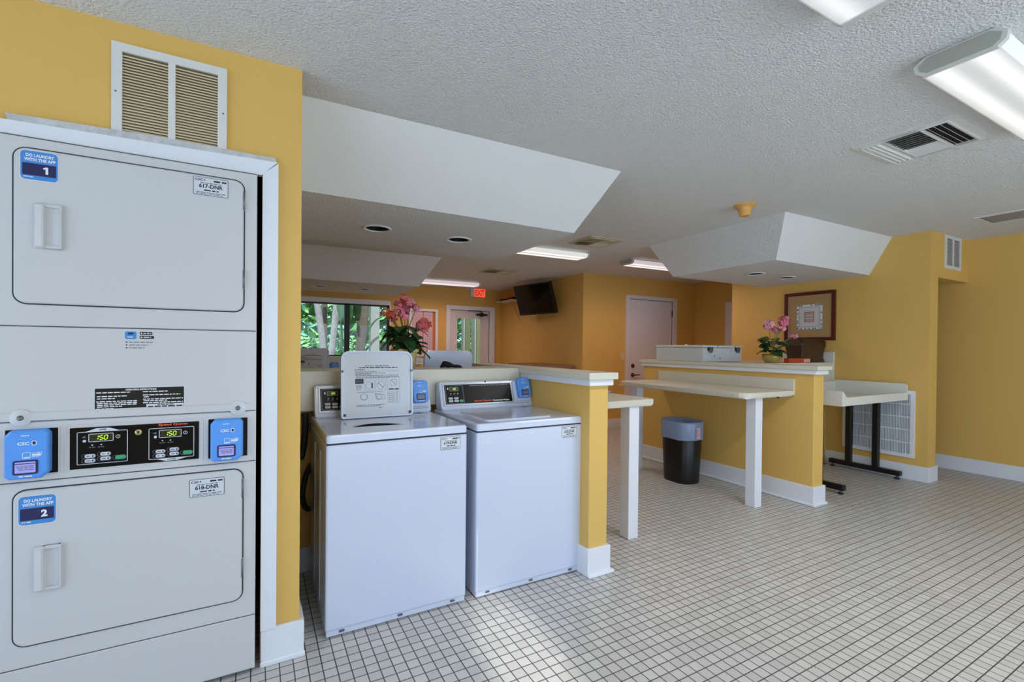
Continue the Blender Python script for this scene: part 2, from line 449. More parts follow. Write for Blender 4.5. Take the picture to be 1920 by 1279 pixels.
# soffits over the machine islands
def soffit(name, x0t, x1t, y0t, y1t, x0b, x1b, y0b, y1b, zb, cans):
    b = MB()
    t = [(x0t, y0t, zc(x0t)+.02), (x1t, y0t, zc(x1t)+.02), (x1t, y1t, zc(x1t)+.02), (x0t, y1t, zc(x0t)+.02)]
    q = [(x0b, y0b, zb), (x1b, y0b, zb), (x1b, y1b, zb), (x0b, y1b, zb)]
    for i in range(4):
        j = (i+1) % 4; b.quad([t[i], t[j], q[j], q[i]], SOFF if i == 0 else CEIL)
    b.holes(q, [[(cx+.082*math.cos(2*PI*k/24), cy+.082*math.sin(2*PI*k/24), zb) for k in range(24)] for cx, cy in cans], CEIL)
    struct(name, b)
SB = [(.736, 3.29), (1.351, 3.308)]; SC = [(.769, 6.845), (1.368, 6.86)]; SA = [(4.723, 3.147), (5.254, 3.128)]
soffit('ceiling_soffit', XW-.05, 2.11, 2.33, 4.28, XW-.05, 1.982, 2.70, 3.92, 2.12, SB)
soffit('ceiling_soffit', XW-.05, 2.13, 5.74, 7.95, XW-.05, 1.956, 6.20, 7.50, 2.12, SC)
soffit('ceiling_soffit', 3.94, XP+.02, 2.355, 3.95, 4.158, XP+.02, 2.57, 3.765, 2.125, SA)
def downlight(x, y, zb, label):
    T = thing('recessed_downlight', label, 'ceiling light', (x, y, zb), 0, 'recessed downlights in the soffits')
    m = MB(); m.lathe([(.100, -.001), (.098, -.008), (.080, -.008), (.079, .004), (.0985, .004)], TRIM, 28, cap=False); obj('trim_ring', m, T)
    m = MB(); m.lathe([(.079, 0), (.077, .09), (.05, .12), (.0, .121)], BLACK, 24, cap=False); obj('can', m, T)
    m = MB(); m.lathe([(.0, .055), (.03, .058), (.045, .075), (.03, .11), (0, .115)], BRONZE, 20, cap=False); obj('bulb', m, T)
for (x, y), l in zip(SB+SC+SA, (
    'dark round downlight in the near left soffit, directly above the washer with the open lid',
    'dark round downlight at the right end of the near left soffit, above the closed washer',
    'small round downlight in the far left soffit, next to the dryer wall edge',
    'small round downlight in the far left soffit, above and left of the tall potted flowers',
    'slim dark downlight in the right soffit, nearer the pink inner door',
    'slim dark downlight in the right soffit, nearer the framed picture')):
    downlight(x, y, 2.12 if x < 4 else 2.125, l)

# half walls, cover boxes and caps round the machine bays
def post_wall(x0, x1, y0, y1):
    b = MB(); b.box(x0, x1, y0, y1, 0, 1.10, PAINT, .006); struct('wall_partition', b)
    b = MB()
    b.box(x0-.040, x1+.035, y0-.045, y1+.02, 1.124, 1.163, LAM, .003)
    b.box(x0-.022, x1+.016, y0-.026, y1+.01, 1.088, 1.124, TRIM, .003)
    struct('trim_3', b)
    b = MB()
    b.box(x0-.016, x1+.016, y0-.016, y1+.01, 0, .16, TRIM, .004)
    b.box(x0-.018, x1+.034, y0-.034, y1+.01, 0, .022, TRIM, .008)
    struct('baseboard_partition', b)
post_wall(1.665, 1.800, 2.10, 3.72)
post_wall(1.665, 1.800, 5.58, 7.20)
def cover(y0, y1, x0, x1, name='trim_4'):
    b = MB(); b.box(x0, x1, y0, y1, .93, 1.157, LAM, .004); struct(name, b)
    b = MB(); b.box(x0, x1, y0+.07, y1-.07, 0, .93, PAINT); struct('wall_chase', b)
    b = MB(); b.box(x0, x1, y0+.05, y0+.07, 0, .14, TRIM, .003); struct('baseboard_chase', b)
cover(2.852, 3.215, XW, 1.640)
cover(6.335, 6.70, XW, 1.640)
# right island
b = MB(); b.box(4.08, 4.226, 2.18, 4.13, 0, 1.13, PAINT, .006); struct('wall_partition', b)
b = MB()
b.box(4.045, 4.262, 2.135, 4.17, 1.137, 1.172, LAM, .003); b.box(4.058, 4.246, 2.155, 4.15, 1.100, 1.137, TRIM, .003)
struct('trim_5', b)
b = MB(); b.box(4.064, 4.243, 2.164, 4.146, 0, .16, TRIM, .004); b.box(4.050, 4.258, 2.150, 4.16, 0, .022, TRIM, .008); struct('baseboard_island', b)
b = MB(); b.box(4.226, XP, 2.91, 3.75, .93, 1.166, LAM, .004); struct('trim_6', b)
b = MB(); b.box(4.226, XP, 2.98, 3.75, 0, .93, PAINT); struct('wall_chase', b)
b = MB(); b.box(XP-.022, XP, 2.905, 3.50, 1.166, 1.285, LAMW, .002); b.box(XP-.03, XP, 2.905, 2.93, .80, 1.166, LAMW, .002); struct('trim_7', b)

# baseboards
def base(name, *bx):
    b = MB()
    for x0, x1, y0, y1 in bx:
        b.box(x0, x1, y0, y1, 0, .15, TRIM, .003)
    struct(name, b)
base('baseboard_left', (.024, XW+.018, 2.122, YW), (XW, XW+.018, YW, 2.26), (XW, XW+.016, 2.26, 2.92))
b = MB(); b.box(.022, XW+.022, 2.112, 2.124, 0, .024, TRIM, .006); struct('baseboard_left', b)
base('baseboard_picture', (XP-.016, XP, YP-.016, 4.246), (XP, XP+.196, YP-.016, YP), (XP+.18, XP+.196, YP, YP+.14))
base('baseboard_right', (XR-.016, XR, -2.4, 3.8))
base('baseboard_inner', (XT+.12, D2a-.085, YD-.016, YD), (D2b+.085, 7.05, YD-.016, YD))
base('baseboard_television', (XT-.016, XT, YD, YB), (XT-.016, XT+.12, YD-.016, YD))
base('baseboard_back', (XW, DX0-.09, YB-.016, YB))

# back window
b = MB()
W = struct('window_1', MB())
def wpart(name, mbx): return obj(name, mbx, W)
b = MB()
b.box(WX0-.09, WX1+.02, YB-.03, YB+.0, WZ1, WZ1+.085, TRIM, .004); b.box(WX0-.06, WX1+.03, YB-.05, YB+.02, WZ0-.035, WZ0, TRIM, .004)
b.box(WX1, WX1+.03, YB-.03, YB, WZ0, WZ1, TRIM, .004)
wpart('casing', b)
b = MB()
for x0, x1 in ((WX0, WX0+.04), (1.385, 1.475), (WX1-.035, WX1)): b.box(x0, x1, YB+.02, YB+.09, WZ0, WZ1, BRONZE, .004)
for z0, z1 in ((WZ0, WZ0+.02), (WZ1-.025, WZ1)): b.box(WX0, WX1, YB+.02, YB+.09, z0, z1, BRONZE, .004)
wpart('sash', b)
for x0, x1 in ((WX0+.04, 1.385), (1.475, WX1-.035)):
    b = MB(); b.box(x0, x1, YB+.05, YB+.056, WZ0+.02, WZ1-.025, GLASS); wpart('pane', b)

# glazed exit door
D = struct('door_1', MB())
b = MB()
b.box(3.282, DX0, YB-.03, YB+.15, 0, 2.13, TRIM, .004); b.box(DX1, 4.35, YB-.03, YB+.15, 0, 2.13, TRIM, .004)
b.box(DX0, DX1, YB-.03, YB+.15, DZ1, 2.13, TRIM, .004); obj('door_frame', b, D)
b = MB(); gx0, gx1, gz0, gz1 = 3.50, 4.05, .45, 1.90
b.box(DX0+.004, gx0, YB+.01, YB+.055, .01, DZ1-.004, DOORP, .003); b.box(gx1, DX1-.004, YB+.01, YB+.055, .01, DZ1-.004, DOORP, .003)
b.box(gx0, gx1, YB+.01, YB+.055, gz1, DZ1-.004, DOORP, .003); b.box(gx0, gx1, YB+.01, YB+.055, .01, gz0, DOORP, .003)
obj('door_leaf', b, D)
b = MB(); b.box(gx0, gx1, YB+.03, YB+.036, gz0, gz1, GLASS); obj('pane', b, D)
b = MB()
for x0, x1, z0, z1 in ((gx0, gx0+.025, gz0, gz1), (gx1-.025, gx1, gz0, gz1), (gx0, gx1, gz1-.02, gz1), (gx0, gx1, gz0, gz0+.02)):
    b.box(x0, x1, YB+.0, YB+.012, z0, z1, LAMW, .003)
obj('glazing_bead', b, D)
b = MB(); b.box(3.93, 4.17, YB-.06, YB+.01, 1.945, 1.985, BLACK, .012); b.box(4.02, 4.07, YB-.075, YB-.01, 1.925, 2.005, BLACK, .008)
b.box(3.74, 4.04, YB-.05, YB-.035, 2.028, 2.045, BRASS, .003); b.cyl((4.045, YB-.045, 1.99), (4.03, YB-.045, 2.04), .01, BLACK, 8)
obj('door_closer', b, D)

# inner door
D = struct('door_2', MB())
b = MB()
b.box(5.376, D2a, YD-.025, YD+.12, 0, 2.20, DOORP, .004); b.box(D2b, 6.568, YD-.025, YD+.12, 0, 2.20, DOORP, .004); b.box(D2a, D2b, YD-.025, YD+.12, D2z, 2.20, DOORP, .004)
obj('door_frame', b, D)
b = MB(); b.box(D2a+.006, D2b-.006, YD+.005, YD+.05, .012, D2z-.008, DOORP, .003); obj('door_leaf', b, D)
b = MB(); b.lathe([(.034, 0), (.034, .012), (.02, .028), (0, .03)], BRASS, 20, mx=face_my(YD+.005, 5.553, 1.016)); obj('deadbolt', b, D)
b = MB(); m = face_my(YD+.005, 5.553, .863)
b.lathe([(.036, 0), (.034, .01), (.016, .016), (.014, .05), (0, .052)], BRASS, 20, mx=m); b.tube([(0, 0, .045), (.05, .003, .05), (.12, 0, .045)], [.012, .010, .009], BRASS, 8, mx=m)
obj('lever_handle', b, D)
for z in (.3, 1.1, 1.93):
    b = MB(); b.cyl((6.469, YD-.002, z-.05), (6.469, YD-.002, z+.05), .009, BRASS, 8); obj('hinge', b, D)
# casing of the corridor door, of which only the edge shows
b = MB(); b.box(7.02, 7.05, 5.06, 5.215, 0, 2.03, DOORP, .004); b.box(7.02, 7.05, 4.25, 5.215, 2.03, 2.11, DOORP, .004); struct('door_3', b)

# ------------------------------------------------------------------ shared appliance details
def id_label(name, num, w, h, m, parent, u, v, n):
    b = MB(); b.m = m @ Matrix.Translation((u, v, n))
    b.rr(-w/2, w/2, -h/2, h/2, 0, .0006, .004, INK); b.rr(-w/2+.0016, w/2-.0016, -h/2+.0016, h/2-.0016, 0, .0009, .003, STICK)
    b.text('CSC', -w*.34, h*.35, h*.13, INK, .0012, w=w*.22, bold=True)
    b.rr(-w*.20, -w*.17, h*.31, h*.40, 0, .0012, .001, INK)
    b.bars(w*.08, w*.45, h*.34, h*.09, INK, .0012)
    b.bars(-w*.3, w*.32, h*.19, h*.045, GREYPR, .0012)
    b.text(num, 0, h*.02, h*.235, INK, .0012, w=w*.68, bold=True)
    b.bars(-w*.2, w*.22, -h*.21, h*.07, INK, .0012); b.bars(-w*.42, w*.42, -h*.34, h*.05, GREYPR, .0012)
    b.bars(-w*.42, w*.34, -h*.42, h*.04, GREYPR, .0012)
    return obj(name, b, parent)
def app_label(num, w, h, m, parent, u, v, n):
    b = MB(); b.m = m @ Matrix.Translation((u, v, n))
    b.rr(-w/2, w/2, -h/2, h/2, 0, .0006, .014, STICK); b.rr(-w/2+.0025, w/2-.0025, -h/2+.0025, h/2-.0025, 0, .0009, .012, BLUES)
    b.text('DO LAUNDRY', .002, h*.33, h*.105, WHITEP, .0013, w=w*.72, bold=True)
    b.text('WITH THE APP', .002, h*.19, h*.105, WHITEP, .0013, w=w*.80, bold=True)
    b.rr(-w*.43, w*.43, -h*.33, h*.07, 0, .0011, .002, NAVY)
    if num == '1': b.prism([(w*.18+p[0]*h, -h*.13+p[1]*h) for p in ((-.02, -.12), (.045, -.12), (.045, .12), (-.015, .12), (-.085, .075), (-.065, .03), (-.02, .055))], .0005, .0015, WHITEP, axis='z', mx=b.m)
    else: b.text(num, w*.18, -h*.13, h*.24, WHITEP, .0015, bold=2)
    b.bars(-w*.40, -w*.12, -h*.385, h*.025, WHITEP, .0013)
    return obj('app_sticker', b, parent)
def card_reader(m, w, h, parent, lit, name='card_reader', dep=.034):
    # m: panel frame centred on the reader
    b = MB(); b.m = m
    pts = [(-w/2+.010, -h/2), (w/2-.020, -h/2), (w/2, -h/2+.018), (w/2, h/2-.012), (w/2-.010, h/2), (-w/2+.014, h/2), (-w/2, h/2-.016), (-w/2, -h/2+.010)]
    sc = lambda k, n: [(p[0]*k, p[1]*k, n) for p in pts]
    b.loft([sc(1, 0), sc(1, dep*.72), sc(.965, dep*.92), sc(.90, dep)], BLUE, cap=True)
    n = dep+.0004
    b.text('CSC', -w*.06, h*.235, h*.062, WHITEP, n, w=w*.27, bold=True)
    b.prism([(w*.14, h*.27), (w*.22, h*.27), (w*.22, h*.23), (w*.18, h*.195), (w*.14, h*.23)], dep-.001, n, NAVY, axis='z', mx=m)
    b.ring(w*.125, w*.235, h*.19, h*.285, dep-.001, n+.0002, .004, .0018, WHITEP)
    for q in (-.10, -.05, .0, .05): b.rr(w*q-.002, w*q+.002, h*.385, h*.405, dep-.001, n, .001, WHITEP)
    for (u0, u1, v0, v1) in ((-.08, .10, -.075, .055), (.13, .30, -.05, -.015), (.13, .30, .0, .035), (.26, .36, .005, .05)):
        b.ring(w*u0, w*u1, h*v0, h*v1, dep-.001, n, .003, .0012, WHITEP)
    b.bars(.14*w, .34*w, -h*.01, h*.03, WHITEP, n+.0003); b.bars(-.05*w, .08*w, -h*.05, h*.02, WHITEP, n+.0003)
    b.bars(-w*.16, w*.18, -h*.435, h*.022, WHITEP, n)
    o = obj(name, b, parent)
    b = MB(); b.m = m
    u0, u1, v0, v1 = -w*.29, w*.27, -h*.395, -h*.105
    b.rr(u0, u1, v0, v1, dep-.001, dep+.003, .006, NAVY, cham=.001)
    b.rr(u0+w*.05, u1-w*.05, v0+h*.035, v1-h*.03, dep, dep+.0034, .002, LCD if lit else LCDG)
    b.quad([(u0+w*.05, v1-h*.075, dep+.0037), (u1-w*.05, v1-h*.075, dep+.0037), (u1-w*.05, v1-h*.06, dep+.0037), (u0+w*.05, v1-h*.06, dep+.0037)], NAVY)
    for k, q in enumerate((.12, .155, .19)): b.bars(u0+w*(.08+.03*k), u1-w*.09, v1-h*q, h*.018, BLUPR, dep+.0037, seed=k)
    obj('screen', b, o)
    return o
def door_handle(m, u0, u1, v0, v1, parent, n0):
    w = u1-u0; b = MB(); b.m = m
    pr = [(0, 0), (.002, .012), (.006, .019), (.022, .022), (.0265, .020), (.031, .006), (.046, .004), (.060, .008), (.065, .015), (.069, .014), (.071, 0)]
    pr = [(u0+p[0]*w/.071, n0+p[1]) for p in pr]
    k = len(pr)
    rows = []
    for v, sh in ((v0, .65), (v0+.006, 1), (v1-.006, 1), (v1, .65)):
        rows.append([(p[0], v, n0+(p[1]-n0)*sh) for p in pr])
    b.loft(rows, ENAM, cap=True)
    for a, c in ((v0, v0+.011), (v1-.011, v1)):
        b.rr(u0+.3*w, u1-.002, a, c, n0, n0+.014, .002, ENAM, cham=.002)
    return obj('handle', b, parent)

# ------------------------------------------------------------------ stacked dryer
YF = 2.10
T = thing('stacked_tumble_dryer', 'white stacked double tumble dryer set in the yellow wall at left', 'dryer', (-.362, YF, 0))
F = face_my(YF)
def dpart(name, b, parent=None):
    return obj(name, b, T, shift=T.location)
X0, X1 = -.727, .004
b = MB()
b.box(X0, X1, YF+.014, YF+.78, .012, 1.980, ENAM)
b.box(X0+.003, X1-.003, YF+.004, YF+.02, .02, 1.975, GASK)
dpart('cabinet', b)
def panel(name, z0, z1, extra=None):
    b = MB(); b.m = F
    b.rr(X0, X1, z0, z1, -.012, 0, .004, ENAM, cham=.003)
    if extra: extra(b)
    return dpart(name, b)
panel('top_panel', 1.3575, 1.972)
def screws(b):
    for u in (-.668, -.058):
        b.lathe([(.028, .0035), (.018, .0058), (.0, .0062)], ENAM, 20, mx=F @ Matrix.Translation((u, 1.056, 0)), cap=False)
        b.lathe([(.009, .005), (.008, .009), (0, .0095)], STEEL, 14, mx=F @ Matrix.Translation((u, 1.056, 0)))
    b.rr(X0, X1, 1.044, 1.074, 0, .004, .003, ENAM, cham=.003)
panel('middle_panel', 1.0445, 1.3545, screws)
panel('control_fascia', .8455, 1.0415)
panel('lower_panel', .2335, .8425)
panel('kick_panel', .02, .2305)

def dryer_door(z0, z1, r, num, idn, idpos, appos, h0, h1):
    b = MB(); b.m = F
    b.rr(-.689, -.037, z0-.0045, z1+.0045, -.002, .0014, .036, GASK)
    b.rr(-.6845, -.0415, z0, z1, 0, .008, .032, ENAM, cham=.004)
    d = dpart('door', b)
    # children of the door share its origin
    b = MB(); b.m = F.copy()
    def sub(fn, *a):
        pass
    M = Matrix.Translation(-Vector(T.location)) @ F
    door_handle(M, -.634, -.563, h0, h1, d, .007)
    for hz in (z1-.075, z0+.125):
        q = MB(); q.m = M
        q.rr(-.0435, -.0365, hz-.037, hz+.037, 0, .009, .002, SILV, cham=.0015); q.cyl((-.040, hz-.036, .009), (-.040, hz+.036, .009), .003, STEEL, 8)
        obj('hinge', q, d)
    app_label(num, .095, .098, M, d, appos[0], appos[1], .0082)
    id_label('id_label', idn, .111, .067, M, d, idpos[0], idpos[1], .0082)
dryer_door(1.431, 1.935, .03, '1', '617-DNR', (-.149, 1.894), (-.6225, 1.880), 1.612, 1.757)
dryer_door(.306, .817, .03, '2', '618-DNR', (-.157, .762), (-.626, .752), .484, .631)

# stickers on the middle panel
MT = Matrix.Translation(-Vector(T.location)) @ F
b = MB(); b.m = MT
b.rr(-.487, -.228, 1.067, 1.148, 0, .0006, .003, STICK); b.rr(-.484, -.231, 1.070, 1.145, 0, .0010, .002, BLACK)
b.text('OPERATING INSTRUCTIONS', -.357, 1.1385, .0062, WHITEP, .0014, w=.088, bold=True)
for k, (u0, u1, v) in enumerate(((-.480, -.388, 1.130), (-.478, -.397, 1.117), (-.478, -.43, 1.109), (-.480, -.366, 1.099), (-.478, -.366, 1.093), (-.478, -.37, 1.087), (-.478, -.41, 1.081), (-.480, -.43, 1.074),
        (-.352, -.28, 1.130), (-.352, -.242, 1.118), (-.35, -.335, 1.111), (-.352, -.234, 1.103), (-.35, -.28, 1.097), (-.352, -.234, 1.090))):
    b.bars(u0, u1, v, .0032, WHITEP, .0014, seed=k)
b.rr(-.342, -.232, 1.0705, 1.085, 0, .0014, .001, STICK); b.bars(-.31, -.262, 1.0815, .003, INK, .0018); b.bars(-.338, -.236, 1.0755, .0045, INK, .0018)
obj('instruction_plate', b, T)
b = MB(); b.m = MT
b.rr(-.403, -.371, 1.318, 1.345, 0, .0008, .005, BLUES); b.rr(-.395, -.379, 1.334, 1.341, 0, .0012, .003, NAVY); b.bars(-.397, -.378, 1.325, .003, WHITEP, .0012)
for v in (1.339, 1.325): b.rr(-.362, -.326 if v > 1.33 else -.321, v-.005, v+.005, 0, .0008, .002, INK); b.rr(-.359, -.354, v-.0025, v+.0025, 0, .0012, .002, WHITEP); b.bars(-.351, -.329, v, .003, WHITEP, .0012)
for k, v in enumerate((1.307, 1.297, 1.287)): b.rr(-.401, -.396, v-.002, v+.002, 0, .0008, .0015, INK); b.bars(-.392, -.324-.012*k, v, .003, GREYPR, .0008, seed=k)
obj('app_instruction_sticker', b, T)

# black control panel with two timers
b = MB(); b.m = MT
b.ring(-.561, -.171, .861, 1.026, 0, .002, .006, .004, ENAM)
b.rr(-.548, -.184, .872, 1.013, 0, .0022, .002, PANB)
b.text('Speed Queen', -.263, 1.0064, .0100, ORNG, .0028, w=.088, bold=2)
cp = obj('control_panel', b, T)
b = MB(); b.m = MT; b.lathe([(.011, 0), (.010, .005), (.005, .006), (.004, .004), (0, .004)], mat('brass_lock', srgb(196, 180, 130), .3, metal=.7), 20, mx=MT @ Matrix.Translation((-.364, .986, .002)))
b.rr(-.366, -.362, .982, .990, .007, .0085, .001, INK); obj('key_lock', b, cp)
def timer(u, up):
    b = MB(); b.m = MT
    u0, u1, v0, v1 = u, u+.136, .886, .998
    n = .0024
    if not up: v0, v1 = .883, .996
    b.ring(u0, u1, v0, v1, .001, n+.0004, .004, .0018, STICK)
    if up:
        b.prism([(u0+.02, v1-.001), (u1-.02, v1-.001), (u0+.085, v1+.0105), (u0+.051, v1+.0105)], .001, n+.0003, STICK, axis='z', mx=MT); b.text('UPPER', u0+.068, v1+.0052, .0056, INK, n+.0006, bold=True)
    else:
        b.prism([(u0+.02, v0+.001), (u0+.051, v0-.0085), (u0+.085, v0-.0085), (u1-.02, v0+.001)], .001, n+.0003, STICK, axis='z', mx=MT); b.text('LOWER', u0+.068, v0-.0035, .0056, INK, n+.0006, bold=True)
    b.ring(u0+.030, u0+.097, v1-.036, v1-.008, .001, n+.0006, .003, .0018, STICK)
    b.lathe([(.0065, 0), (.0065, .0006), (.005, .0006)], STICK, 16, mx=MT @ Matrix.Translation((u0+.109, v1-.022, n)), cap=False); b.rr(u0+.108, u0+.111, v1-.0225, v1-.0195, .001, n+.0005, .001, STICK)
    b.prism([(u0+.012, v1-.018), (u0+.022, v1-.014), (u0+.022, v1-.022)], .001, n+.0003, GREYPR, axis='z', mx=MT); b.rr(u0+.015, u0+.024, v1-.036, v1-.027, .001, n+.0003, .004, STICK)
    for q in (.040, .064): b.rr(u0+q-.0022, u0+q+.0022, v1-.049, v1-.0445, .001, n+.0004, .002, STICK); b.bars(u0+q-.009, u0+q+.008, v1-.0545, .0025, GREYPR, n+.0003)
    o = obj('timer_module', b, cp)
    def sub(name, fn):
        # deepest level: kept as part of the timer mesh's sibling under the control panel
        q = MB(); q.m = MT; fn(q); return obj(name, q, cp)
    def f(q):
        q.rr(u0+.032, u0+.095, v1-.034, v1-.010, .001, .0026, .002, DISP); q.seven('150', u0+.064, v1-.022, .0150, LEDG, .0030)
    sub('display', f)
    for (a, c) in ((.014, .022), (.014, .006), (.055, .026), (.055, .010)):
        def f(q, a=a, c=c):
            q.ring(u0+a-.002, u0+a+.036, v0+c-.0015, v0+c+.0135, .001, .0030, .0075, .0009, GREYPR)
            q.rr(u0+a+.006, u0+a+.034, v0+c, v0+c+.012, .001, .0042, .0058, STICK, cham=.0012); q.bars(u0+a+.011, u0+a+.022, v0+c+.006, .0035, GREYPR, .0046); q.rr(u0+a+.026, u0+a+.030, v0+c+.003, v0+c+.009, .001, .0046, .0018, INK)
        sub('cycle_button', f)
    def f(q):
        q.ring(u0+.094, u0+.132, v0+.0085, v0+.0245, .001, .0030, .008, .0009, GREYPR); q.rr(u0+.101, u0+.131, v0+.010, v0+.023, .001, .0044, .0062, GREENB, cham=.0012)
    sub('start_button', f)
timer(-.530, True); timer(-.335, False)
# card readers in their recesses
for (u0, u1, z0, z1), off in (((-.704, -.578, .869, 1.018), -.004), ((-.154, -.026, .868, 1.017), -.003)):
    b = MB(); b.m = MT
    b.ring(u0-.006, u1+.006, z0-.006, z1+.006, 0, .0018, .004, .005, ENAM)
    b.rr(u0, u1, z0, z1, 0, .0012, .002, PANB); obj('reader_recess', b, T)
    c = MT @ Matrix.Translation(((u0+u1)/2+off, (z0+z1)/2-.004, .001))
    card_reader(c, .106, .158, T, True)

# ------------------------------------------------------------------ top-loading washers
WW, WD, WH = .672, .665, .905
def washer(label, loc, rot=0.0, is_open=True, idn=None, print_inside=True):
    T = thing('top_load_washer', label, 'washing machine', loc, rot, 'top load washers')
    b = MB()
    b.box(0, WW, 0, WD, .03, .862, ENAM2, .010, 3)
    b.box(.004, WW-.004, .006, WD-.01, .004, .045, ENAM2, .004)
    for x in (.07, .335, .60):
        b.rr(x-.012, x+.012, .016, .026, -.004, .0008, .003, STEEL, mx=face_my(.004))
    for y in (.20, .42): b.box(-.004, .001, y, y+.012, .08, .80, ENAM2, .002)
    obj('cabinet', b, T)
    b = MB(); b.box(.003, WW-.003, .003, WD-.003, .858, .868, GASK); obj('deck_seam', b, T)
    # deck with the tub opening
    b = MB()
    z0, z1 = .868, WH
    def loop(i, z, r=.016): return [(p[0], p[1], z) for p in b.rr_pts(i, WW-i, i-.004, WD-i, r, 4)]
    b.loft([loop(0, z0), loop(0, z1-.010), loop(.004, z1-.002), loop(.010, z1)], ENAM2)
    lx0, lx1, ly0, ly1 = .118, .528, .195, .435
    arc = []
    for k in range(17):
        t = k/16; arc.append((.135+.26*(1-t), .152+.023*t+.108*math.sin(PI*t)**.8))
    arc = arc[::-1] if False else arc
    hole = [(p[0], p[1], z1) for p in arc]
    b.holes(loop(.010, z1), [hole], ENAM2)
    cxm = sum(p[0] for p in arc)/len(arc); cym = sum(p[1] for p in arc)/len(arc)
    def sc(k, z): return [(cxm+(p[0]-cxm)*k, cym+(p[1]-cym)*k, z) for p in arc]
    b.loft([sc(1, z1), sc(.99, z1-.004)], ENAM2, cap=False)
    obj('deck', b, T)
    b = MB(); b.loft([sc(.99, z1-.004), sc(.97, z1-.05), sc(.90, z1-.30)], BLACK)
    b.quad(sc(.90, z1-.30), BLACK); obj('wash_tub', b, T)
    # console with sloping face
    b = MB()
    pr = [(.545, z1), (.553, z1+.022), (.603, z1+.165), (.613, z1+.172), (.655, z1+.172), (.660, z1)]
    b.prism(pr, .012, WW-.004, ENAM2, axis='x')
    bmesh.ops.bevel(b.bm, geom=[e for e in b.bm.edges], offset=.006, segments=2, affect='EDGES')
    obj('console', b, T)
    sl = Vector((0, .050, .143)).normalized()
    M = frame((0, .553, z1+.022), (1, 0, 0), sl)
    b = MB(); b.m = M
    b.ring(.030, .525, .004, .150, 0, .006, .006, .010, SILV)
    b.rr(.040, .515, .014, .140, 0, .003, .003, PANB)
    b.text('Speed Queen', .300, .028, .0145, ORNG, .0036, w=.125, bold=2); b.text('Commercial Washer', .432, .028, .011, WHITEP, .0036, w=.125, bold=True)
    b.bars(.215, .49, .131, .006, GREYPR, .0036)
    cp = obj('control_panel', b, T)
    b = MB(); b.m = M
    b.ring(.046, .168, .018, .136, 0, .0040, .006, .0025, GRAYP)
    for q in (.082, .105, .128): b.rr(q-.003, q+.003, .080, .086, 0, .0036, .0025, STICK); b.bars(q-.007, q+.006, .0745, .003, GREYPR, .0036)
    b.rr(.060, .068, .108, .122, 0, .0036, .003, STICK)
    obj('timer_frame', b, cp)
    b = MB(); b.m = M; b.rr(.074, .136, .098, .126, 0, .0040, .004, mat('green_lcd', srgb(96, 104, 62), .3)); b.rr(.080, .130, .103, .121, 0, .0044, .002, DISP)
    b.seven('188', .105, .112, .011, LEDG, .0048); obj('display', b, cp)
    for (a, c) in ((.062, .045), (.062, .028), (.100, .045), (.100, .028)):
        b = MB(); b.m = M; b.rr(a, a+.030, c, c+.013, 0, .0052, .006, STICK, cham=.001); b.bars(a+.006, a+.022, c+.0065, .004, GREYPR, .0056); obj('cycle_button', b, cp)
    b = MB(); b.m = M; b.rr(.136, .162, .026, .042, 0, .0052, .006, GREENB, cham=.001); obj('start_button', b, cp)
    # reader mount and reader
    b = MB(); b.m = M; b.rr(.530, .655, .0, .150, -.004, .010, .010, ENAM2, cham=.004); b.rr(.545, .645, .010, .034, .010, .020, .006, ENAM2, cham=.003); obj('reader_mount', b, T)
    card_reader(M @ Matrix.Translation((.602, .098, .010)), .098, .138, T, False, dep=.030)
    b = MB(); b.lathe([(.006, 0), (.005, .003), (0, .0032)], INK, 12, mx=frame((.335, .609, z1+.1675), (1, 0, 0), (0, .5, .5))); obj('console_screw', b, T)
    # blue sticker at the back corner of the deck
    b = MB(); b.m = frame((0, 0, z1), (1, 0, 0), (0, 1, 0))
    b.rr(.535, .625, .475, .535, 0, .0006, .004, STICK); b.rr(.540, .560, .480, .530, 0, .0010, .002, BLUES); b.rr(.565, .590, .482, .528, 0, .0010, .002, NAVY)
    for k in range(4): b.bars(.594, .622, .488+.011*k, .004, NAVY, .0010, seed=k)
    obj('deck_sticker', b, T)
    if is_open:
        tilt = math.radians(-4)
        o = Vector((.128, ly1, z1+.004))
        L = frame(o, (1, 0, 0), (0, math.sin(-tilt), math.cos(tilt)))
        b = MB(); b.m = L; w, h = .392, .366
        b.rr(0, w, 0, h, -.020, -.002, (.012, .012, .045, .045), ENAM2, cham=.004)
        b.ring(0, w, 0, h, -.006, .006, (.012), .008, ENAM2) if False else None
        o_ = b.rr_pts(0, w, 0, h, (.014, .014, .045, .045), 5); i_ = b.rr_pts(.009, w-.009, .009, h-.009, (.010, .010, .037, .037), 5)
        b.loft([[(p[0], p[1], -.004) for p in o_], [(p[0], p[1], .006) for p in o_], [(p[0], p[1], .006) for p in i_], [(p[0], p[1], -.004) for p in i_]], ENAM2, closed_loops=True)
        b.rr(.009, w-.009, .009, h-.009, -.004, -.001, .012, mat('lid_liner', srgb(206, 212, 220), .35))
        ld = obj('lid', b, T)
        for u in (.007, w-.007):
            q = MB(); q.lathe([(.0075, 0), (.007, .003), (.003, .004), (0, .003)], GRAYP, 14, mx=L @ Matrix.Translation((u, .255, .006))); obj('lid_bumper', q, ld)
        for u in (.018, w-.018):
            q = MB(); q.rr(u-.006, u+.006, .012, .026, 0, .006, .003, BLACK, mx=L); obj('hinge_cap', q, ld)
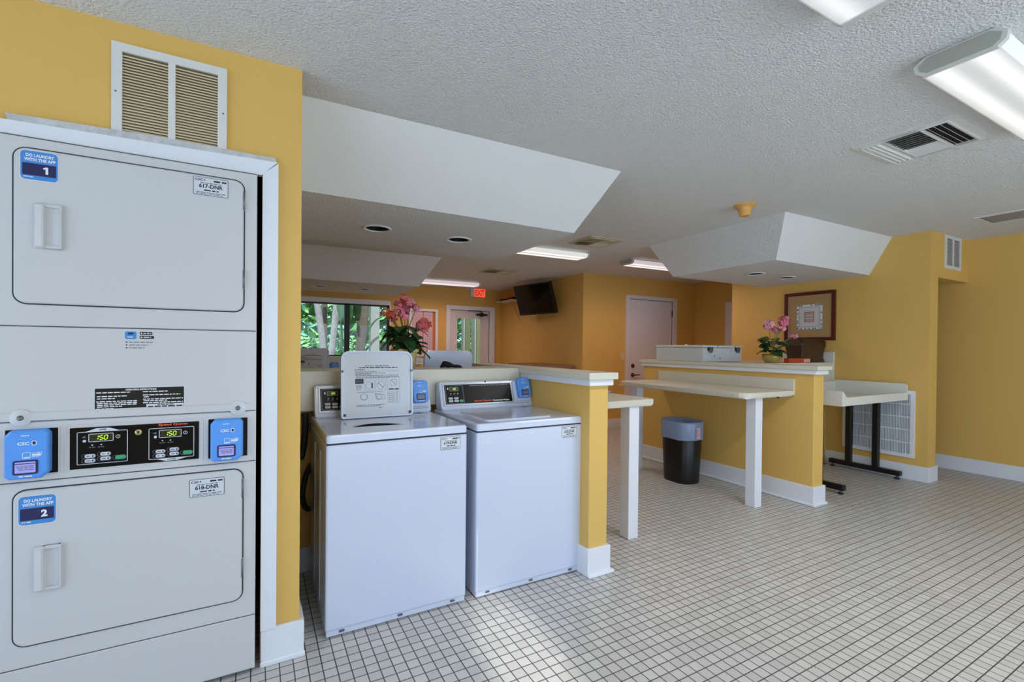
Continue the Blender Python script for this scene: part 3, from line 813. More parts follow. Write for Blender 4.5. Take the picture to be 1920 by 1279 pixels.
        if print_inside:
            b = MB(); b.m = L; n = -.0006
            b.text('IMPORTANT', .150, .283, .0055, INK, n, w=.05, bold=True); b.bars(.182, .255, .283, .005, LIDPR, n)
            b.bars(.095, .305, .274, .005, INK, n, seed=2)
            b.prism([(.072, .259), (.079, .259), (.0755, .266)], -.001, n, INK, axis='z', mx=L); b.text('WARNING', .103, .2625, .006, INK, n, w=.042, bold=True)
            b.quad([(.072, .2565, n), (.315, .2565, n), (.315, .2572, n), (.072, .2572, n)], LIDPR)
            for k, (u0, u1, v) in enumerate(((.074, .19, .250), (.076, .24, .243), (.076, .16, .237), (.076, .31, .230), (.078, .315, .223), (.078, .26, .217))): b.bars(u0, u1, v, .0032, LIDPR, n, seed=k)
            b.rr(.074, .118, .186, .212, -.001, n, .001, INK)
            for k in range(3): b.bars(.080, .112, .193+.006*k, .003, LIDPR, n+.0003, seed=k)
            for k in range(4): b.bars(.078, .108, .158+.006*k, .0025, LIDPR, n, seed=k+4)
            def box(u0, u1, v0, v1): b.ring(u0, u1, v0, v1, -.001, n, .002, .0008, LIDPR)
            box(.124, .178, .148, .206); box(.182, .240, .148, .206); box(.248, .318, .146, .218); box(.248, .318, .076, .138)
            def circ(u, v, r, k=18):
                b.lathe([(r, 0), (r, .0003), (r-.0012, .0003)], LIDPR, k, mx=L @ Matrix.Translation((u, v, n)), cap=False)
            circ(.148, .176, .020); circ(.211, .176, .021); circ(.120, .112, .018); circ(.283, .188, .020); circ(.200, .110, .016)
            b.tube([(.196, .19, n), (.226, .162, n)], .0012, LIDPR, 4); b.rr(.160, .168, .160, .190, -.001, n, .002, INK); b.tube([(.270, .200, n), (.296, .176, n)], .0012, LIDPR, 4)
            b.tube([(.178, .130, n), (.196, .098, n), (.232, .098, n), (.232, .122, n), (.178, .130, n)], .0009, LIDPR, 4)
            b.bars(.256, .312, .152, .006, INK, n); b.bars(.084, .22, .139, .0028, LIDPR, n)
            b.tube([(.102, .126, n), (.108, .100, n), (.134, .100, n), (.138, .126, n)], .0009, LIDPR, 4)
            for k in range(5): b.bars(.254, .290, .084+.011*k, .003, LIDPR, n, seed=k+20); circ(.302, .086+.012*k, .005, 8)
            b.bars(.080, .236, .068, .003, LIDPR, n); b.bars(.080, .21, .062, .003, LIDPR, n); b.bars(.20, .222, .052, .003, INK, n)
            obj('printed_instructions', b, ld)
    else:
        b = MB(); b.m = frame((0, 0, z1), (1, 0, 0), (0, 1, 0))
        b.rr(.085, .505, .055, .445, 0, .007, (.035, .035, .02, .02), ENAM2, cham=.005); ld = obj('lid', b, T)
    if idn:
        id_label('id_label', idn, .105, .064, face_my(0), T, .582, .821-.0, .0005)
    return T
washer('white top load washer with its lid standing open, beside the dryer wall', (.276, 2.185, 0), 0, True, '619-DNR')
washer('white top load washer with closed lid, next to the yellow half wall', (1.000, 2.180, 0), 0, False, '620-DNR')
washer('white washer behind the cover box, only the plain back of its open lid showing', (1.644, 3.885, 0), PI, True, None)
washer('distant washer in the far bay with open beige lit lid, below the window', (.276, 5.665, 0), 0, True, None)

# hoses behind the first washer
def smooth_path(pts, k=6):
    P = [Vector(p) for p in pts]; out = []
    for i in range(len(P)-1):
        p0 = P[max(i-1, 0)]; p1 = P[i]; p2 = P[i+1]; p3 = P[min(i+2, len(P)-1)]
        for j in range(k):
            t = j/k
            out.append(.5*((2*p1)+(-p0+p2)*t+(2*p0-5*p1+4*p2-p3)*t*t+(-p0+3*p1-3*p2+p3)*t**3))
    out.append(P[-1]); return out
b = MB(); b.tube(smooth_path([(.250, 2.885, .915), (.250, 2.880, .80), (.238, 2.880, .70), (.228, 2.885, .66)]), .018, HOSE, 10)
tag(obj('drain_hose', b), 'thick dark hose hanging straight down behind the left washer', 'hose')
b = MB(); b.tube(smooth_path([(.36, 2.878, .71), (.300, 2.878, .64), (.258, 2.878, .57), (.238, 2.878, .46), (.252, 2.878, .385), (.285, 2.878, .372), (.36, 2.878, .42)]), .015, HOSE, 10)
tag(obj('fill_hose', b), 'thin dark hose curling in a loop behind the left washer', 'hose')
b = MB(); b.box(.274, .37, 2.896, 2.922, .80, .925, GRAYP, .006); b.cyl((.290, 2.90, .85), (.290, 2.87, .85), .014, HOSE, 12); b.cyl((.335, 2.90, .85), (.335, 2.87, .85), .014, HOSE, 12)
T = obj('valve_box', b); tag(T, 'grey water valve box on the chase wall behind the left washer', 'plumbing box')

# ------------------------------------------------------------------ folding counters on square legs
def counter(label, x0, x1, y0, y1, rnd, legs, splash=None):
    T = thing('folding_counter', label, 'counter', ((x0+x1)/2, (y0+y1)/2, 0), 0)
    b = MB(); b.rr(x0, x1, y0, y1, .916, .9535, rnd, LAM, cham=.004); b.rr(x0+.02, x1-.002, y0+.02, y1-.02, .905, .916, .02, LAMW)
    obj_at('top', b, T)
    for lx, ly in legs:
        b = MB(); b.box(lx, lx+.089, ly, ly+.089, 0, .905, TRIM, .004); obj_at('leg', b, T)
    if splash:
        b = MB(); b.box(*splash, LAM, .003); obj_at('backsplash', b, T)
    b = MB(); b.box(x1-.05 if splash else x0+.004, x1-.004 if splash else x0+.05, y0+.30, y1-.10, .865, .905, LAMW, .003); obj_at('wall_cleat', b, T)
    return T
counter('cream folding counter on white posts, fixed to the right side of the near half wall', 1.803, 2.44, 2.352, 3.68, (.006, .035, .035, .006), ((2.226, 2.378), (2.226, 3.50)))
counter('cream folding counter with rounded corner and backsplash, in front of the black bin', 3.42, 4.078, 2.335, 3.872, (.11, .004, .004, .13), ((3.600, 2.376), (3.600, 3.735)),
        (4.054, 4.078, 2.335, 3.872, .9535, 1.055))
b = MB(); b.lathe([(.010, 0), (.010, -.012), (0, -.012)], BRASS, 12, mx=Matrix.Translation((3.80, 2.315, .915)))
tag(obj('counter_bolt', b), 'small dark bolt head under the near edge of the right folding counter', 'bolt')
b = MB(); b.box(2.13, 2.405, 2.80, 3.05, .9538, .9575, BLUEPAP, .0015)
b.loft([[(2.38, 2.80, .9578), (2.40, 2.80, .9578), (2.40, 3.02, .9578), (2.38, 3.02, .9578)], [(2.40, 2.795, .972), (2.432, 2.795, .972), (2.432, 3.02, .966), (2.40, 3.02, .966)]], BLUEPAP, cap=True)
tag(obj('paper_sheet', b), 'pale blue sheet of paper lying on the left folding counter', 'paper')

# ------------------------------------------------------------------ waste bins with liners
def rrect_loop(w, d, r, z, k=1.0, wob=0.0, seed=0):
    m = MB(); pts = m.rr_pts(-w/2*k, w/2*k, -d/2*k, d/2*k, r*k, 7); m.bm.free(); rnd = random.Random(seed)
    return [(p[0]*(1+rnd.uniform(-wob, wob)), p[1]*(1+rnd.uniform(-wob, wob)), z+rnd.uniform(-wob, wob)*.5) for p in pts]
def bin_(label, loc, rot, w, d, h, drop, sticker):
    T = thing('waste_bin', label, 'bin', loc, rot)
    t = .86
    b = MB(); r = min(w, d)*.44
    b.loft([rrect_loop(w, d, r, 0, t*.985), rrect_loop(w, d, r, .012, t), rrect_loop(w, d, r, h, 1), rrect_loop(w, d, r, h+.003, .985), rrect_loop(w, d, r, .02, t*.96)], BLACK, cap=True, smooth=False)
    for f in b.bm.faces: f.smooth = abs(f.normal.z) < .5
    obj('body', b, T)
    b = MB()
    k = t+(1-t)*(1-drop/h)
    rows = [rrect_loop(w, d, r, h-drop, k+.05, .008, 3), rrect_loop(w, d, r, h-drop+.008, k+.062, .006, 4), rrect_loop(w, d, r, h-drop*.5, 1.035, .010, 5), rrect_loop(w, d, r, h-.01, 1.04, .004, 6),
            rrect_loop(w, d, r, h+.010, 1.02, .003, 7), rrect_loop(w, d, r, h+.006, .97, .003, 8), rrect_loop(w, d, r, h-.10, .90, .02, 9), rrect_loop(w, d, r, h-.30 if h > .4 else .06, .80, .03, 10)]
    b.loft(rows, BAG, smooth=True)
    obj('liner', b, T)
    if sticker:
        b = MB(); m = frame((-.012, -d/2*1.055-.001, h-.085), (1, 0, 0), (0, 0, 1)); b.m = m
        b.rr(-.025, .025, -.058, .042, 0, .0015, .003, mat('pale_print_patch', srgb(226, 196, 206), .5)); 
        for q in range(5): b.bars(-.021, .000, .03-.016*q, .009, mat('red_warning_print', srgb(206, 96, 104), .5), .0022, seed=q); b.bars(.003, .022, .03-.016*q, .006, GREYPR, .0022, seed=q+9)
        obj('printed_patch', b, T)
    return T
bin_('black waste bin with grey plastic liner under the right folding counter', (3.725, 3.240, 0), 0, .310, .39, .590, .165, True)
bin_('small black waste bin with grey liner, half hidden behind the near half wall post', (2.19, 2.98, 0), 0, .36, .30, .400, .27, False)

# ------------------------------------------------------------------ things on the cover boxes
def leaf(b, base, direction, size, m, droop=.35, roll=0):
    d = Vector(direction).normalized(); up = Vector((0, 0, 1)); side = d.cross(up)
    if side.length < 1e-3: side = Vector((1, 0, 0))
    side.normalize(); nrm = side.cross(d)
    side = (side*math.cos(roll)+nrm*math.sin(roll)).normalized(); nrm = side.cross(d)
    rows = []
    prof = [(0, .02), (.12, .30), (.32, .46), (.55, .44), (.78, .28), (.93, .12), (1, .01)]
    V = []
    for t, w in prof:
        c = Vector(base)+d*size*t-up*size*droop*t*t
        row = []
        for k in (-1, -.5, 0, .5, 1):
            row.append(b.bm.verts.new(c+side*w*size*k+nrm*size*(.10*abs(k)-.03+.02*math.sin(9*t+5*k))))
        V.append(row)
    fs = []
    for i in range(len(V)-1):
        for k in range(4): fs.append(b.bm.faces.new((V[i][k], V[i][k+1], V[i+1][k+1], V[i+1][k])))
    b._fin([], fs, m, Matrix(), True)
def blossom(b, c, r, rnd, mats, n=7):
    # one head: several five-petalled florets
    for i in range(n):
        a = rnd.uniform(0, 2*PI); e = rnd.uniform(-.5, 1.2)
        dirv = Vector((math.cos(a)*math.cos(e), math.sin(a)*math.cos(e), math.sin(e)))
        fc = Vector(c)+dirv*r*rnd.uniform(.45, .95)
        u = dirv.orthogonal().normalized(); v = dirv.cross(u); pr = r*rnd.uniform(.38, .55); m = rnd.choice(mats); ph = rnd.uniform(0, 6)
        for p in range(5):
            aa = ph+2*PI*p/5; t = u*math.cos(aa)+v*math.sin(aa); s = u*math.cos(aa+PI/2)+v*math.sin(aa+PI/2)
            pts = [fc, fc+t*pr*.5-s*pr*.34+dirv*pr*.15, fc+t*pr*.95-s*pr*.22+dirv*pr*.05, fc+t*pr*1.05+dirv*pr*.0, fc+t*pr*.95+s*pr*.22+dirv*pr*.05, fc+t*pr*.5+s*pr*.34+dirv*pr*.15]
            b.quad([tuple(q) for q in pts], m, mx=Matrix())
        b.lathe([(pr*.14, 0), (pr*.12, pr*.12), (0, pr*.16)], mat('flower_centre', srgb(206, 190, 90), .6), 6, mx=frame(tuple(fc), tuple(u), tuple(v)))
def potted(label, loc, pot_prof, leaves, heads, seed, square=False, leafr=.16, lo=-.7):
    T = thing('potted_flowers', label, 'flowering plant', loc)
    rnd = random.Random(seed)
    b = MB()
    if square:
        rows = []
        for r, z in pot_prof: rows.append(rrect_loop(2*r, 2*r, r*.25, z))
        b.loft(rows, TERR, cap=True)
    else: b.lathe(pot_prof, TERR, 28)
    p = obj('pot', b, T); zt = max(z for r, z in pot_prof); rt = pot_prof[-1][0]
    b = MB(); b.lathe([(rt*.98, zt-.022), (rt*.5, zt-.012), (0, zt-.010)], SOIL, 16, cap=False); obj('soil', b, T)
    b = MB()
    for i in range(leaves):
        a = 2*PI*i/leaves+rnd.uniform(-.3, .3); el = rnd.uniform(lo, .8); hh = zt+rnd.uniform(-.005, .15); rr_ = rnd.uniform(.02, rt*.9)
        s = leafr*rnd.uniform(.65, 1.05)
        leaf(b, (math.cos(a)*rr_, math.sin(a)*rr_, hh), (math.cos(a)*math.cos(el), math.sin(a)*math.cos(el), math.sin(el)), s, rnd.choice((LEAF, LEAF, LEAF2)), rnd.uniform(.2, .8), rnd.uniform(-.5, .5))
    obj('leaves', b, T)
    for (hx, hy, hz, r, ms, n) in heads:
        b = MB(); b.tube(smooth_path([(hx*.1, hy*.1, zt-.01), (hx*.35, hy*.35, zt+(hz-zt)*.5), (hx, hy, hz)], 4), .0035, STEM, 6); st = obj('flower_stem', b, T)
        b = MB(); blossom(b, (hx, hy, hz), r, rnd, ms, n); obj('flower_head', b, st)
    return T
R_ = Vector((.876, -.482))   # along the picture's width, used only to spread the stems
def hd(s, z, r, ms, n, dep=0.0):
    return (R_.x*s+.482*dep, R_.y*s+.876*dep, z, r*1.12, ms, int(n*1.5))
PK = (PINK, PINK, PINKL); CR = (CORAL, CORAL, PINK)
potted('tall pink and coral flowers in a square olive pot on the near cover box', (.882, 3.10, 1.1572),
       [(.052, 0), (.058, .004), (.070, .105), (.080, .108), (.080, .128)], 44,
       [hd(-.125, .375, .036, CR, 8), hd(-.075, .335, .046, CR, 9, -.02), hd(-.04, .425, .040, CR, 9), hd(-.005, .475, .034, CR, 7, .02), hd(-.03, .36, .045, PK, 9, -.03),
        hd(.035, .415, .050, PK, 11), hd(.005, .345, .036, PK, 8, -.03), hd(.075, .40, .032, PK, 7), hd(.135, .285, .050, CR, 11, -.02)], 5, True, .118)
potted('pink flowers in a rounded olive pot on the right cover box beside the white case', (4.800, 3.005, 1.1665),
       [(.052, 0), (.060, .004), (.084, .040), (.090, .068), (.084, .092), (.080, .094)], 30,
       [hd(-.03, .395, .060, PK, 14), hd(.055, .345, .045, PK, 10), hd(.13, .43, .065, PK, 15), hd(.115, .365, .045, PK, 9), hd(.205, .275, .048, (PINKL, PINKL, PINK), 8, -.03)], 11, False, .125, .05)

# grey case with latches, standing on cap and cover box
T = thing('grey_case', 'pale grey metal case with two black latches on the right island cap', 'case', (4.39, 3.60, 1.1722))
b = MB(); b.box(4.073, 4.705, 3.28, 3.925, 1.1722, 1.318, GREYBOX, .006); obj_at('case_body', b, T)
b = MB(); b.box(4.068, 4.710, 3.275, 3.930, 1.321, 1.345, GREYBOX, .006); obj_at('case_lid', b, T)
for x in (4.175, 4.615):
    b = MB(); b.box(x-.035, x+.035, 3.262, 3.281, 1.285, 1.325, INK, .004); b.box(x-.018, x+.018, 3.256, 3.270, 1.266, 1.318, STEEL, .003); obj_at('latch', b, T)
b = MB(); b.cyl((4.10, 3.52, 1.343), (4.10, 3.52, 1.356), .012, WHITEP, 12); obj_at('lid_button', b, T)
b = MB()
for x, z in ((4.25, 1.235), (4.34, 1.21), (4.30, 1.333), (4.58, 1.333), (4.52, 1.29)): b.cyl((x, 3.2735 if z > 1.32 else 3.2785, z), (x, 3.2815, z), .008, STEEL, 10)
obj_at('rivets', b, T)

# carved chest and red book
T = thing('carved_chest', 'dark carved wooden chest with flaring sides, below the framed picture', 'chest', (5.565, 3.080, 1.1665))
b = MB()
def cl(hw, hd_, z): return rrect_loop(1.30*hw, 1.04*hd_, .02, z)
b.loft([cl(.355, .19, 0), cl(.352, .188, .02), cl(.330, .175, .05), cl(.335, .178, .10), cl(.362, .192, .165), cl(.378, .20, .19), cl(.372, .197, .215)], CHEST, cap=True)
obj('chest_body', b, T)
b = MB(); b.loft([cl(.380, .202, .216), cl(.372, .198, .232), cl(.345, .182, .262), cl(.33, .17, .268)], CHEST, cap=True); obj('chest_lid', b, T)
b = MB(); b.box(-.03, .03, -.112, -.098, .185, .228, BRASS, .004); obj('chest_clasp', b, T)
T = thing('red_book', 'red book lying flat in front of the dark carved chest', 'book', (5.18, 2.962, 1.1665))
b = MB(); b.box(-.200, .198, -.040, .010, .006, .040, PAGES, .002); obj('pages', b, T)
b = MB(); b.box(-.205, .203, -.045, .012, 0, .006, REDBK, .002); b.box(-.205, .203, -.045, .012, .040, .047, REDBK, .002); b.box(-.205, -.198, -.045, .012, 0, .047, REDBK, .002); b.box(-.20, .07, -.045, -.040, 0, .045, REDBK, .002)
obj('cover', b, T)

# black cloth on the near cover box
b = MB(); rnd = random.Random(4); rows = []
for i in range(9):
    t = i/8; r = (.020+.012*math.sin(PI*min(1, t*1.7)))*(1-.55*t) if i not in (0, 8) else .006
    cz = r*.9
    rows.append([(-.075+.15*t, r*1.5*math.cos(2*PI*k/10)*rnd.uniform(.8, 1.2), cz+r*math.sin(2*PI*k/10)*rnd.uniform(.75, 1.0)) for k in range(10)])
b.loft(rows, BLACKCL, smooth=True, cap=True)
o = obj('crumpled_cloth', b); o.location = (1.196, 3.05, 1.1575); o.rotation_euler = (0, 0, -.25)
tag(o, 'small crumpled black cloth on the near cover box, in front of the white lid', 'cloth')

# framed picture
T = thing('framed_picture', 'square framed picture with brown frame, tan mat and patterned centre', 'picture', (XP, 3.184, 1.712))
M = frame((0, 0, 0), (0, -1, 0), (0, 0, 1))
b = MB(); w = .291
b.m = M
b.ring(-w, w, -w, w, .001, .030, .004, .018, WOODD); b.ring(-w+.016, w-.016, -w+.016, w-.016, .001, .024, .003, .024, WOODD)
obj('picture_frame', b, T)
b = MB(); b.m = M; b.rr(-w+.03, w-.03, -w+.03, w-.03, .001, .010, .002, MATB); b.ring(-w+.038, w-.038, -w+.038, w-.038, .008, .0125, .001, .004, LAM); obj('picture_mat', b, T)
b = MB(); b.m = M @ Matrix.Translation((0, -.008, .010)); q = .148
b.rr(-q, q, -q, q, 0, .002, .004, PAPR)
rnd = random.Random(2)
for s in range(4):
    for k in range(13):
        t = -q+.012+(2*q-.024)*k/12; c = rnd.choice((BLUPR, WHITEP, WHITEP, PAPR, INK if k % 5 == 0 else BLUPR))
        u, v = ((t, q-.010), (t, -q+.010), (q-.010, t), (-q+.010, t))[s]
        b.rr(u-.008, u+.008, v-.008, v+.008, .001, .0026, .004, c, seg=2)
b.ring(-.118, .118, -.118, .118, .001, .0026, .010, .004, BLUPR)
b.ring(-.056, .056, -.062, .062, .001, .0026, .001, .007, REDPR)
for k in range(-1, 2):
    for j in range(-1, 2):
        b.ring(k*.032-.013, k*.032+.013, j*.036-.014, j*.036+.014, .001, .0028, .012, .005, REDPR); b.rr(k*.032-.004, k*.032+.004, j*.036-.004, j*.036+.004, .001, .0028, .003, BLUPR)
obj('picture_print', b, T)

# ------------------------------------------------------------------ sorting table against the picture wall
T = thing('sorting_table', 'white tray topped sorting table on black T legs by the picture wall', 'table', (5.18, 2.55, 0))
b = MB(); x0, x1, y0, y1 = 4.565, 5.818, 2.20, 2.89
b.box(x0+.006, x1-.006, y0+.006, y1-.006, .808, .835, LAMW, .002)
b.box(x0+.003, x1-.002, y0, y0+.02, .805, .882, LAMW, .003); b.box(x0+.003, x1-.002, y1-.02, y1, .806, .955, LAMW, .003)
b.prism([(y0+.001, .8045), (y1-.001, .8045), (y1-.001, .940), (y0+.012, .940), (y0+.002, .932)], x0, x0+.02, LAMW, axis='x')
b.prism([(y0+.001, .8045), (y1-.001, .8045), (y1-.001, .972), (y0+.02, .972), (y0+.004, .960)], x1-.02, x1, LAMW, axis='x')
b.prism([(x0+.001, .87), (x0+.090, .87), (x0+.015, .938), (x0+.001, .938)], y0+.002, y0+.018, LAMW)
obj_at('tray_top', b, T)
for x in (4.66, 5.735):
    b = MB(); b.box(x-.03, x+.03, 2.217, 2.887, .034, .084, BLACK, .008); f = obj_at('foot_bar', b, T)
    for y in (2.44, 2.695):
        b = MB(); b.box(x-.025, x+.025, y-.029, y+.029, .080, .806, BLACK, .006); obj_at('leg', b, T)
    for y in (2.25, 2.855):
        b = MB(); b.cyl((x, y, .012), (x, y, .036), .010, STEEL, 10); b.cyl((x, y, 0), (x, y, .012), .024, BLACK, 14); obj_at('glide', b, T)
b = MB()
for k in range(3): b.box(4.75+.16*k, 4.93+.16*k, 2.26+.03*k, 2.55, .8352+.0012*k, .8360+.0012*k, STICK if k != 1 else PAGES)
tag(obj('loose_sheets', b), 'loose pale sheets lying in the white sorting tray', 'paper')

# ------------------------------------------------------------------ vents and grilles
def louvre(label, M, w, h, cols, pitch, slat, back, frame_w, tilt, name='wall_vent', mull=.018, slat_m=None, rows=None, frame_m=VENTW, dep=.012):
    T = thing(name, label, 'vent', tuple(M.to_translation()))
    L = M.copy(); L.translation = (0, 0, 0)
    b = MB(); b.m = L
    b.rr(-w/2+frame_w*.6, w/2-frame_w*.6, -h/2+frame_w*.6, h/2-frame_w*.6, .0004, .002, .002, back); obj('backing', b, T)
    b = MB(); b.m = L
    b.ring(-w/2, w/2, -h/2, h/2, 0, dep, .003, frame_w, frame_m)
    iw = w-2*frame_w
    for c in range(1, cols): u = -w/2+frame_w+iw*c/cols; b.rr(u-mull/2, u+mull/2, -h/2+frame_w, h/2-frame_w, .002, dep, .002, frame_m)
    for r in (rows or []): b.rr(-w/2+frame_w, w/2-frame_w, r-.006, r+.006, .002, dep, .001, frame_m)
    for u in (-w/2+frame_w*.4, w/2-frame_w*.4): b.lathe([(.004, dep-.001), (.003, dep+.001), (0, dep+.0012)], STEEL, 10, mx=L @ Matrix.Translation((u, 0, 0)))
    obj('vent_frame', b, T)
    b = MB(); b.m = L
    for c in range(cols):
        ua = -w/2+frame_w+iw*c/cols+(mull/2 if c else 0); ub = -w/2+frame_w+iw*(c+1)/cols-(mull/2 if c < cols-1 else 0)
        v = -h/2+frame_w+pitch/2
        while v < h/2-frame_w-pitch*.3:
            s = slat/2; d = s*math.sin(tilt)+.0018; e = s*math.cos(tilt)
            b.loft([[(ua, v+e, .0035), (ua, v-e, .0035+2*d), (ua, v-e-.0012, .0035+2*d-.001), (ua, v+e-.0012, .0025)], [(ub, v+e, .0035), (ub, v-e, .0035+2*d), (ub, v-e-.0012, .0035+2*d-.001), (ub, v+e-.0012, .0025)]], slat_m or VENTW, cap=True)
            v += pitch
    obj('louvres', b, T)
    return T
louvre('white framed return vent with reflection-tinted louvres on the yellow wall over the dryer', face_my(YW, -.275, 2.195), .348, .350, 2, .0105, .0085, BROWND, .030, .5, slat_m=SLAT, mull=.022)
louvre('small white wall vent high above the passage opening at right', face_my(YP, 6.345, 2.325), .385, .345, 2, .014, .010, mat('vent_back', srgb(120, 124, 132), .8), .034, .5, mull=.02)
# large grille with upright bars
Mx = face_mx(XP, 2.475, .560)
T = thing('return_air_grille', 'large white return air grille with fine upright bars behind the sorting table', 'vent', (XP, 2.475, .560))
L = Mx.copy(); L.translation = (0, 0, 0); w, h = .655, .680
b = MB(); b.m = L; b.rr(-w/2+.02, w/2-.02, -h/2+.02, h/2-.02, .0004, .002, .002, GRILB); obj('filter_panel', b, T)
b = MB(); b.m = L; b.ring(-w/2, w/2, -h/2, h/2, 0, .020, .003, .036, TRIM); obj('grille_frame', b, T)
b = MB(); b.m = L
u = -w/2+.042
while u < w/2-.04: b.rr(u-.0032, u+.0032, -h/2+.036, h/2-.036, .004, .012, .0006, TRIM, seg=1); u += .0135
for v in (-.19, -.06, .07, .20): b.rr(-w/2+.036, w/2-.036, v-.006, v+.006, .004, .013, .001, TRIM)
obj('grille_bars', b, T)

def ceiling_register(label, x0, x1, y0, y1, white=True, three=True):
    cx, cy = (x0+x1)/2, (y0+y1)/2
    T = thing('ceiling_register', label, 'vent', (cx, cy, zc(cx)), 0, None); T.rotation_euler = (0, -.0085, 0)
    L = frame((0, 0, 0), (1, 0, 0), (0, -1, 0)); w, h = x1-x0, y1-y0    # n points down
    b = MB(); b.m = L; b.rr(-w/2+.04, w/2-.04, -h/2+.04, h/2-.04, .0005, .002, .002, DARK if white else BROWND); obj('duct_backing', b, T)
    fm = VENTW if white else mat('stained_vent_enamel', srgb(196, 186, 160), .5)
    b = MB(); b.m = L; b.ring(-w/2, w/2, -h/2, h/2, 0, .008, .004, .035, fm); b.ring(-w/2+.032, w/2-.032, -h/2+.032, h/2-.032, 0, .016, .004, .006, fm); obj('register_frame', b, T)
    def slats(name, fn):
        b = MB(); b.m = L; fn(b); obj(name, b, T)
    iw, ih = w-.08, h-.08
    def sx(b, v, u0, u1, lean):   # louvre running along u
        b.loft([[(u0, v, .002), (u0, v+lean, .018), (u0, v+lean+.002, .018), (u0, v+.002, .002)], [(u1, v, .002), (u1, v+lean, .018), (u1, v+lean+.002, .018), (u1, v+.002, .002)]], fm, cap=True)
    def sy(b, u, v0, v1, lean):
        b.loft([[(u, v0, .002), (u+lean, v0, .018), (u+lean+.002, v0, .018), (u+.002, v0, .002)], [(u, v1, .002), (u+lean, v1, .018), (u+lean+.002, v1, .018), (u+.002, v1, .002)]], fm, cap=True)
    if three:
        def A(b):
            for k in range(4): sx(b, -ih/2+.005+k*ih*.26/4, -iw/2, iw/2, -.014)
        def B(b):
            for k in range(4): sx(b, ih/2-.015-k*ih*.28/4, -iw/2, iw/2, .016)
        def Cc(b):
            for k in range(12):
                uu = -iw/2+.012+k*(iw-.03)/12; sy(b, uu, -ih*.22, ih*.20, -.030 if uu < .05 else .030)
            b.rr(-iw/2, iw/2, ih*.20, ih*.225, .002, .016, .001, fm); b.rr(-iw/2, iw/2, -ih*.245, -ih*.22, .002, .016, .001, fm)
        slats('far_louvres', A); slats('near_louvres', B); slats('middle_louvres', Cc)
    else:
        def A(b):
            for k in range(6): sx(b, -ih*.5+.004+k*ih*.5/6, 0, iw/2, -.014)
            for k in range(6): sx(b, .006+k*ih*.5/6, -iw/2, 0, .014)
        def B(b):
            for k in range(6): sy(b, -iw/2+.004+k*iw*.5/6, -ih/2, 0, -.014)
            b.rr(.0, iw/2, .0, ih/2, .006, .012, .002, fm); b.rr(-.004, .004, -ih/2, ih/2, .002, .016, .001, fm); b.rr(-iw/2, iw/2, -.004, .004, .002, .016, .001, fm)
        slats('side_louvres', A); slats('cross_louvres', B)
    return T
ceiling_register('white three way ceiling register beside the big near light fixture', 3.018, 3.507, .975, 1.425)
ceiling_register('square stained ceiling register between the two bright lights in mid room', 3.045, 3.505, 3.855, 4.262, False, False)
ceiling_register('distant square ceiling register in front of the television', 3.03, 3.50, 6.15, 6.58, False, False)
T = thing('ceiling_hatch', 'grey ceiling hatch in a thin frame near the far right wall', 'hatch', (5.80, 1.22, zc(5.8))); T.rotation_euler = (0, -.0085, 0)
L = frame((0, 0, 0), (1, 0, 0), (0, -1, 0))
b = MB(); b.m = L; b.ring(-.21, .19, -.44, .44, 0, .010, .003, .022, CEIL); b.ring(-.188, .168, -.418, .418, 0, .004, .003, .010, DARK); obj('hatch_frame', b, T)
b = MB(); b.m = L; b.rr(-.178, .158, -.408, .408, .001, .006, .002, mat('dusty_grey_panel', srgb(150, 148, 146), .7, var=.2, vscale=15)); obj('hatch_panel', b, T)

# heat detector
T = thing('heat_detector', 'small yellowed bell shaped heat detector on the ceiling', 'detector', (3.485, 2.42, zc(3.485)))
b = MB(); b.lathe([(.086, 0), (.086, -.008), (.074, -.016), (.056, -.022), (.055, -.034)], YDET, 32, smooth=False); obj('base', b, T)
b = MB(); b.lathe([(.055, -.034), (.052, -.040), (.050, -.052), (.046, -.054), (.046, -.066), (.044, -.080), (.036, -.090), (0, -.092)], YDET, 28, smooth=False)
obj('sensor', b, T)

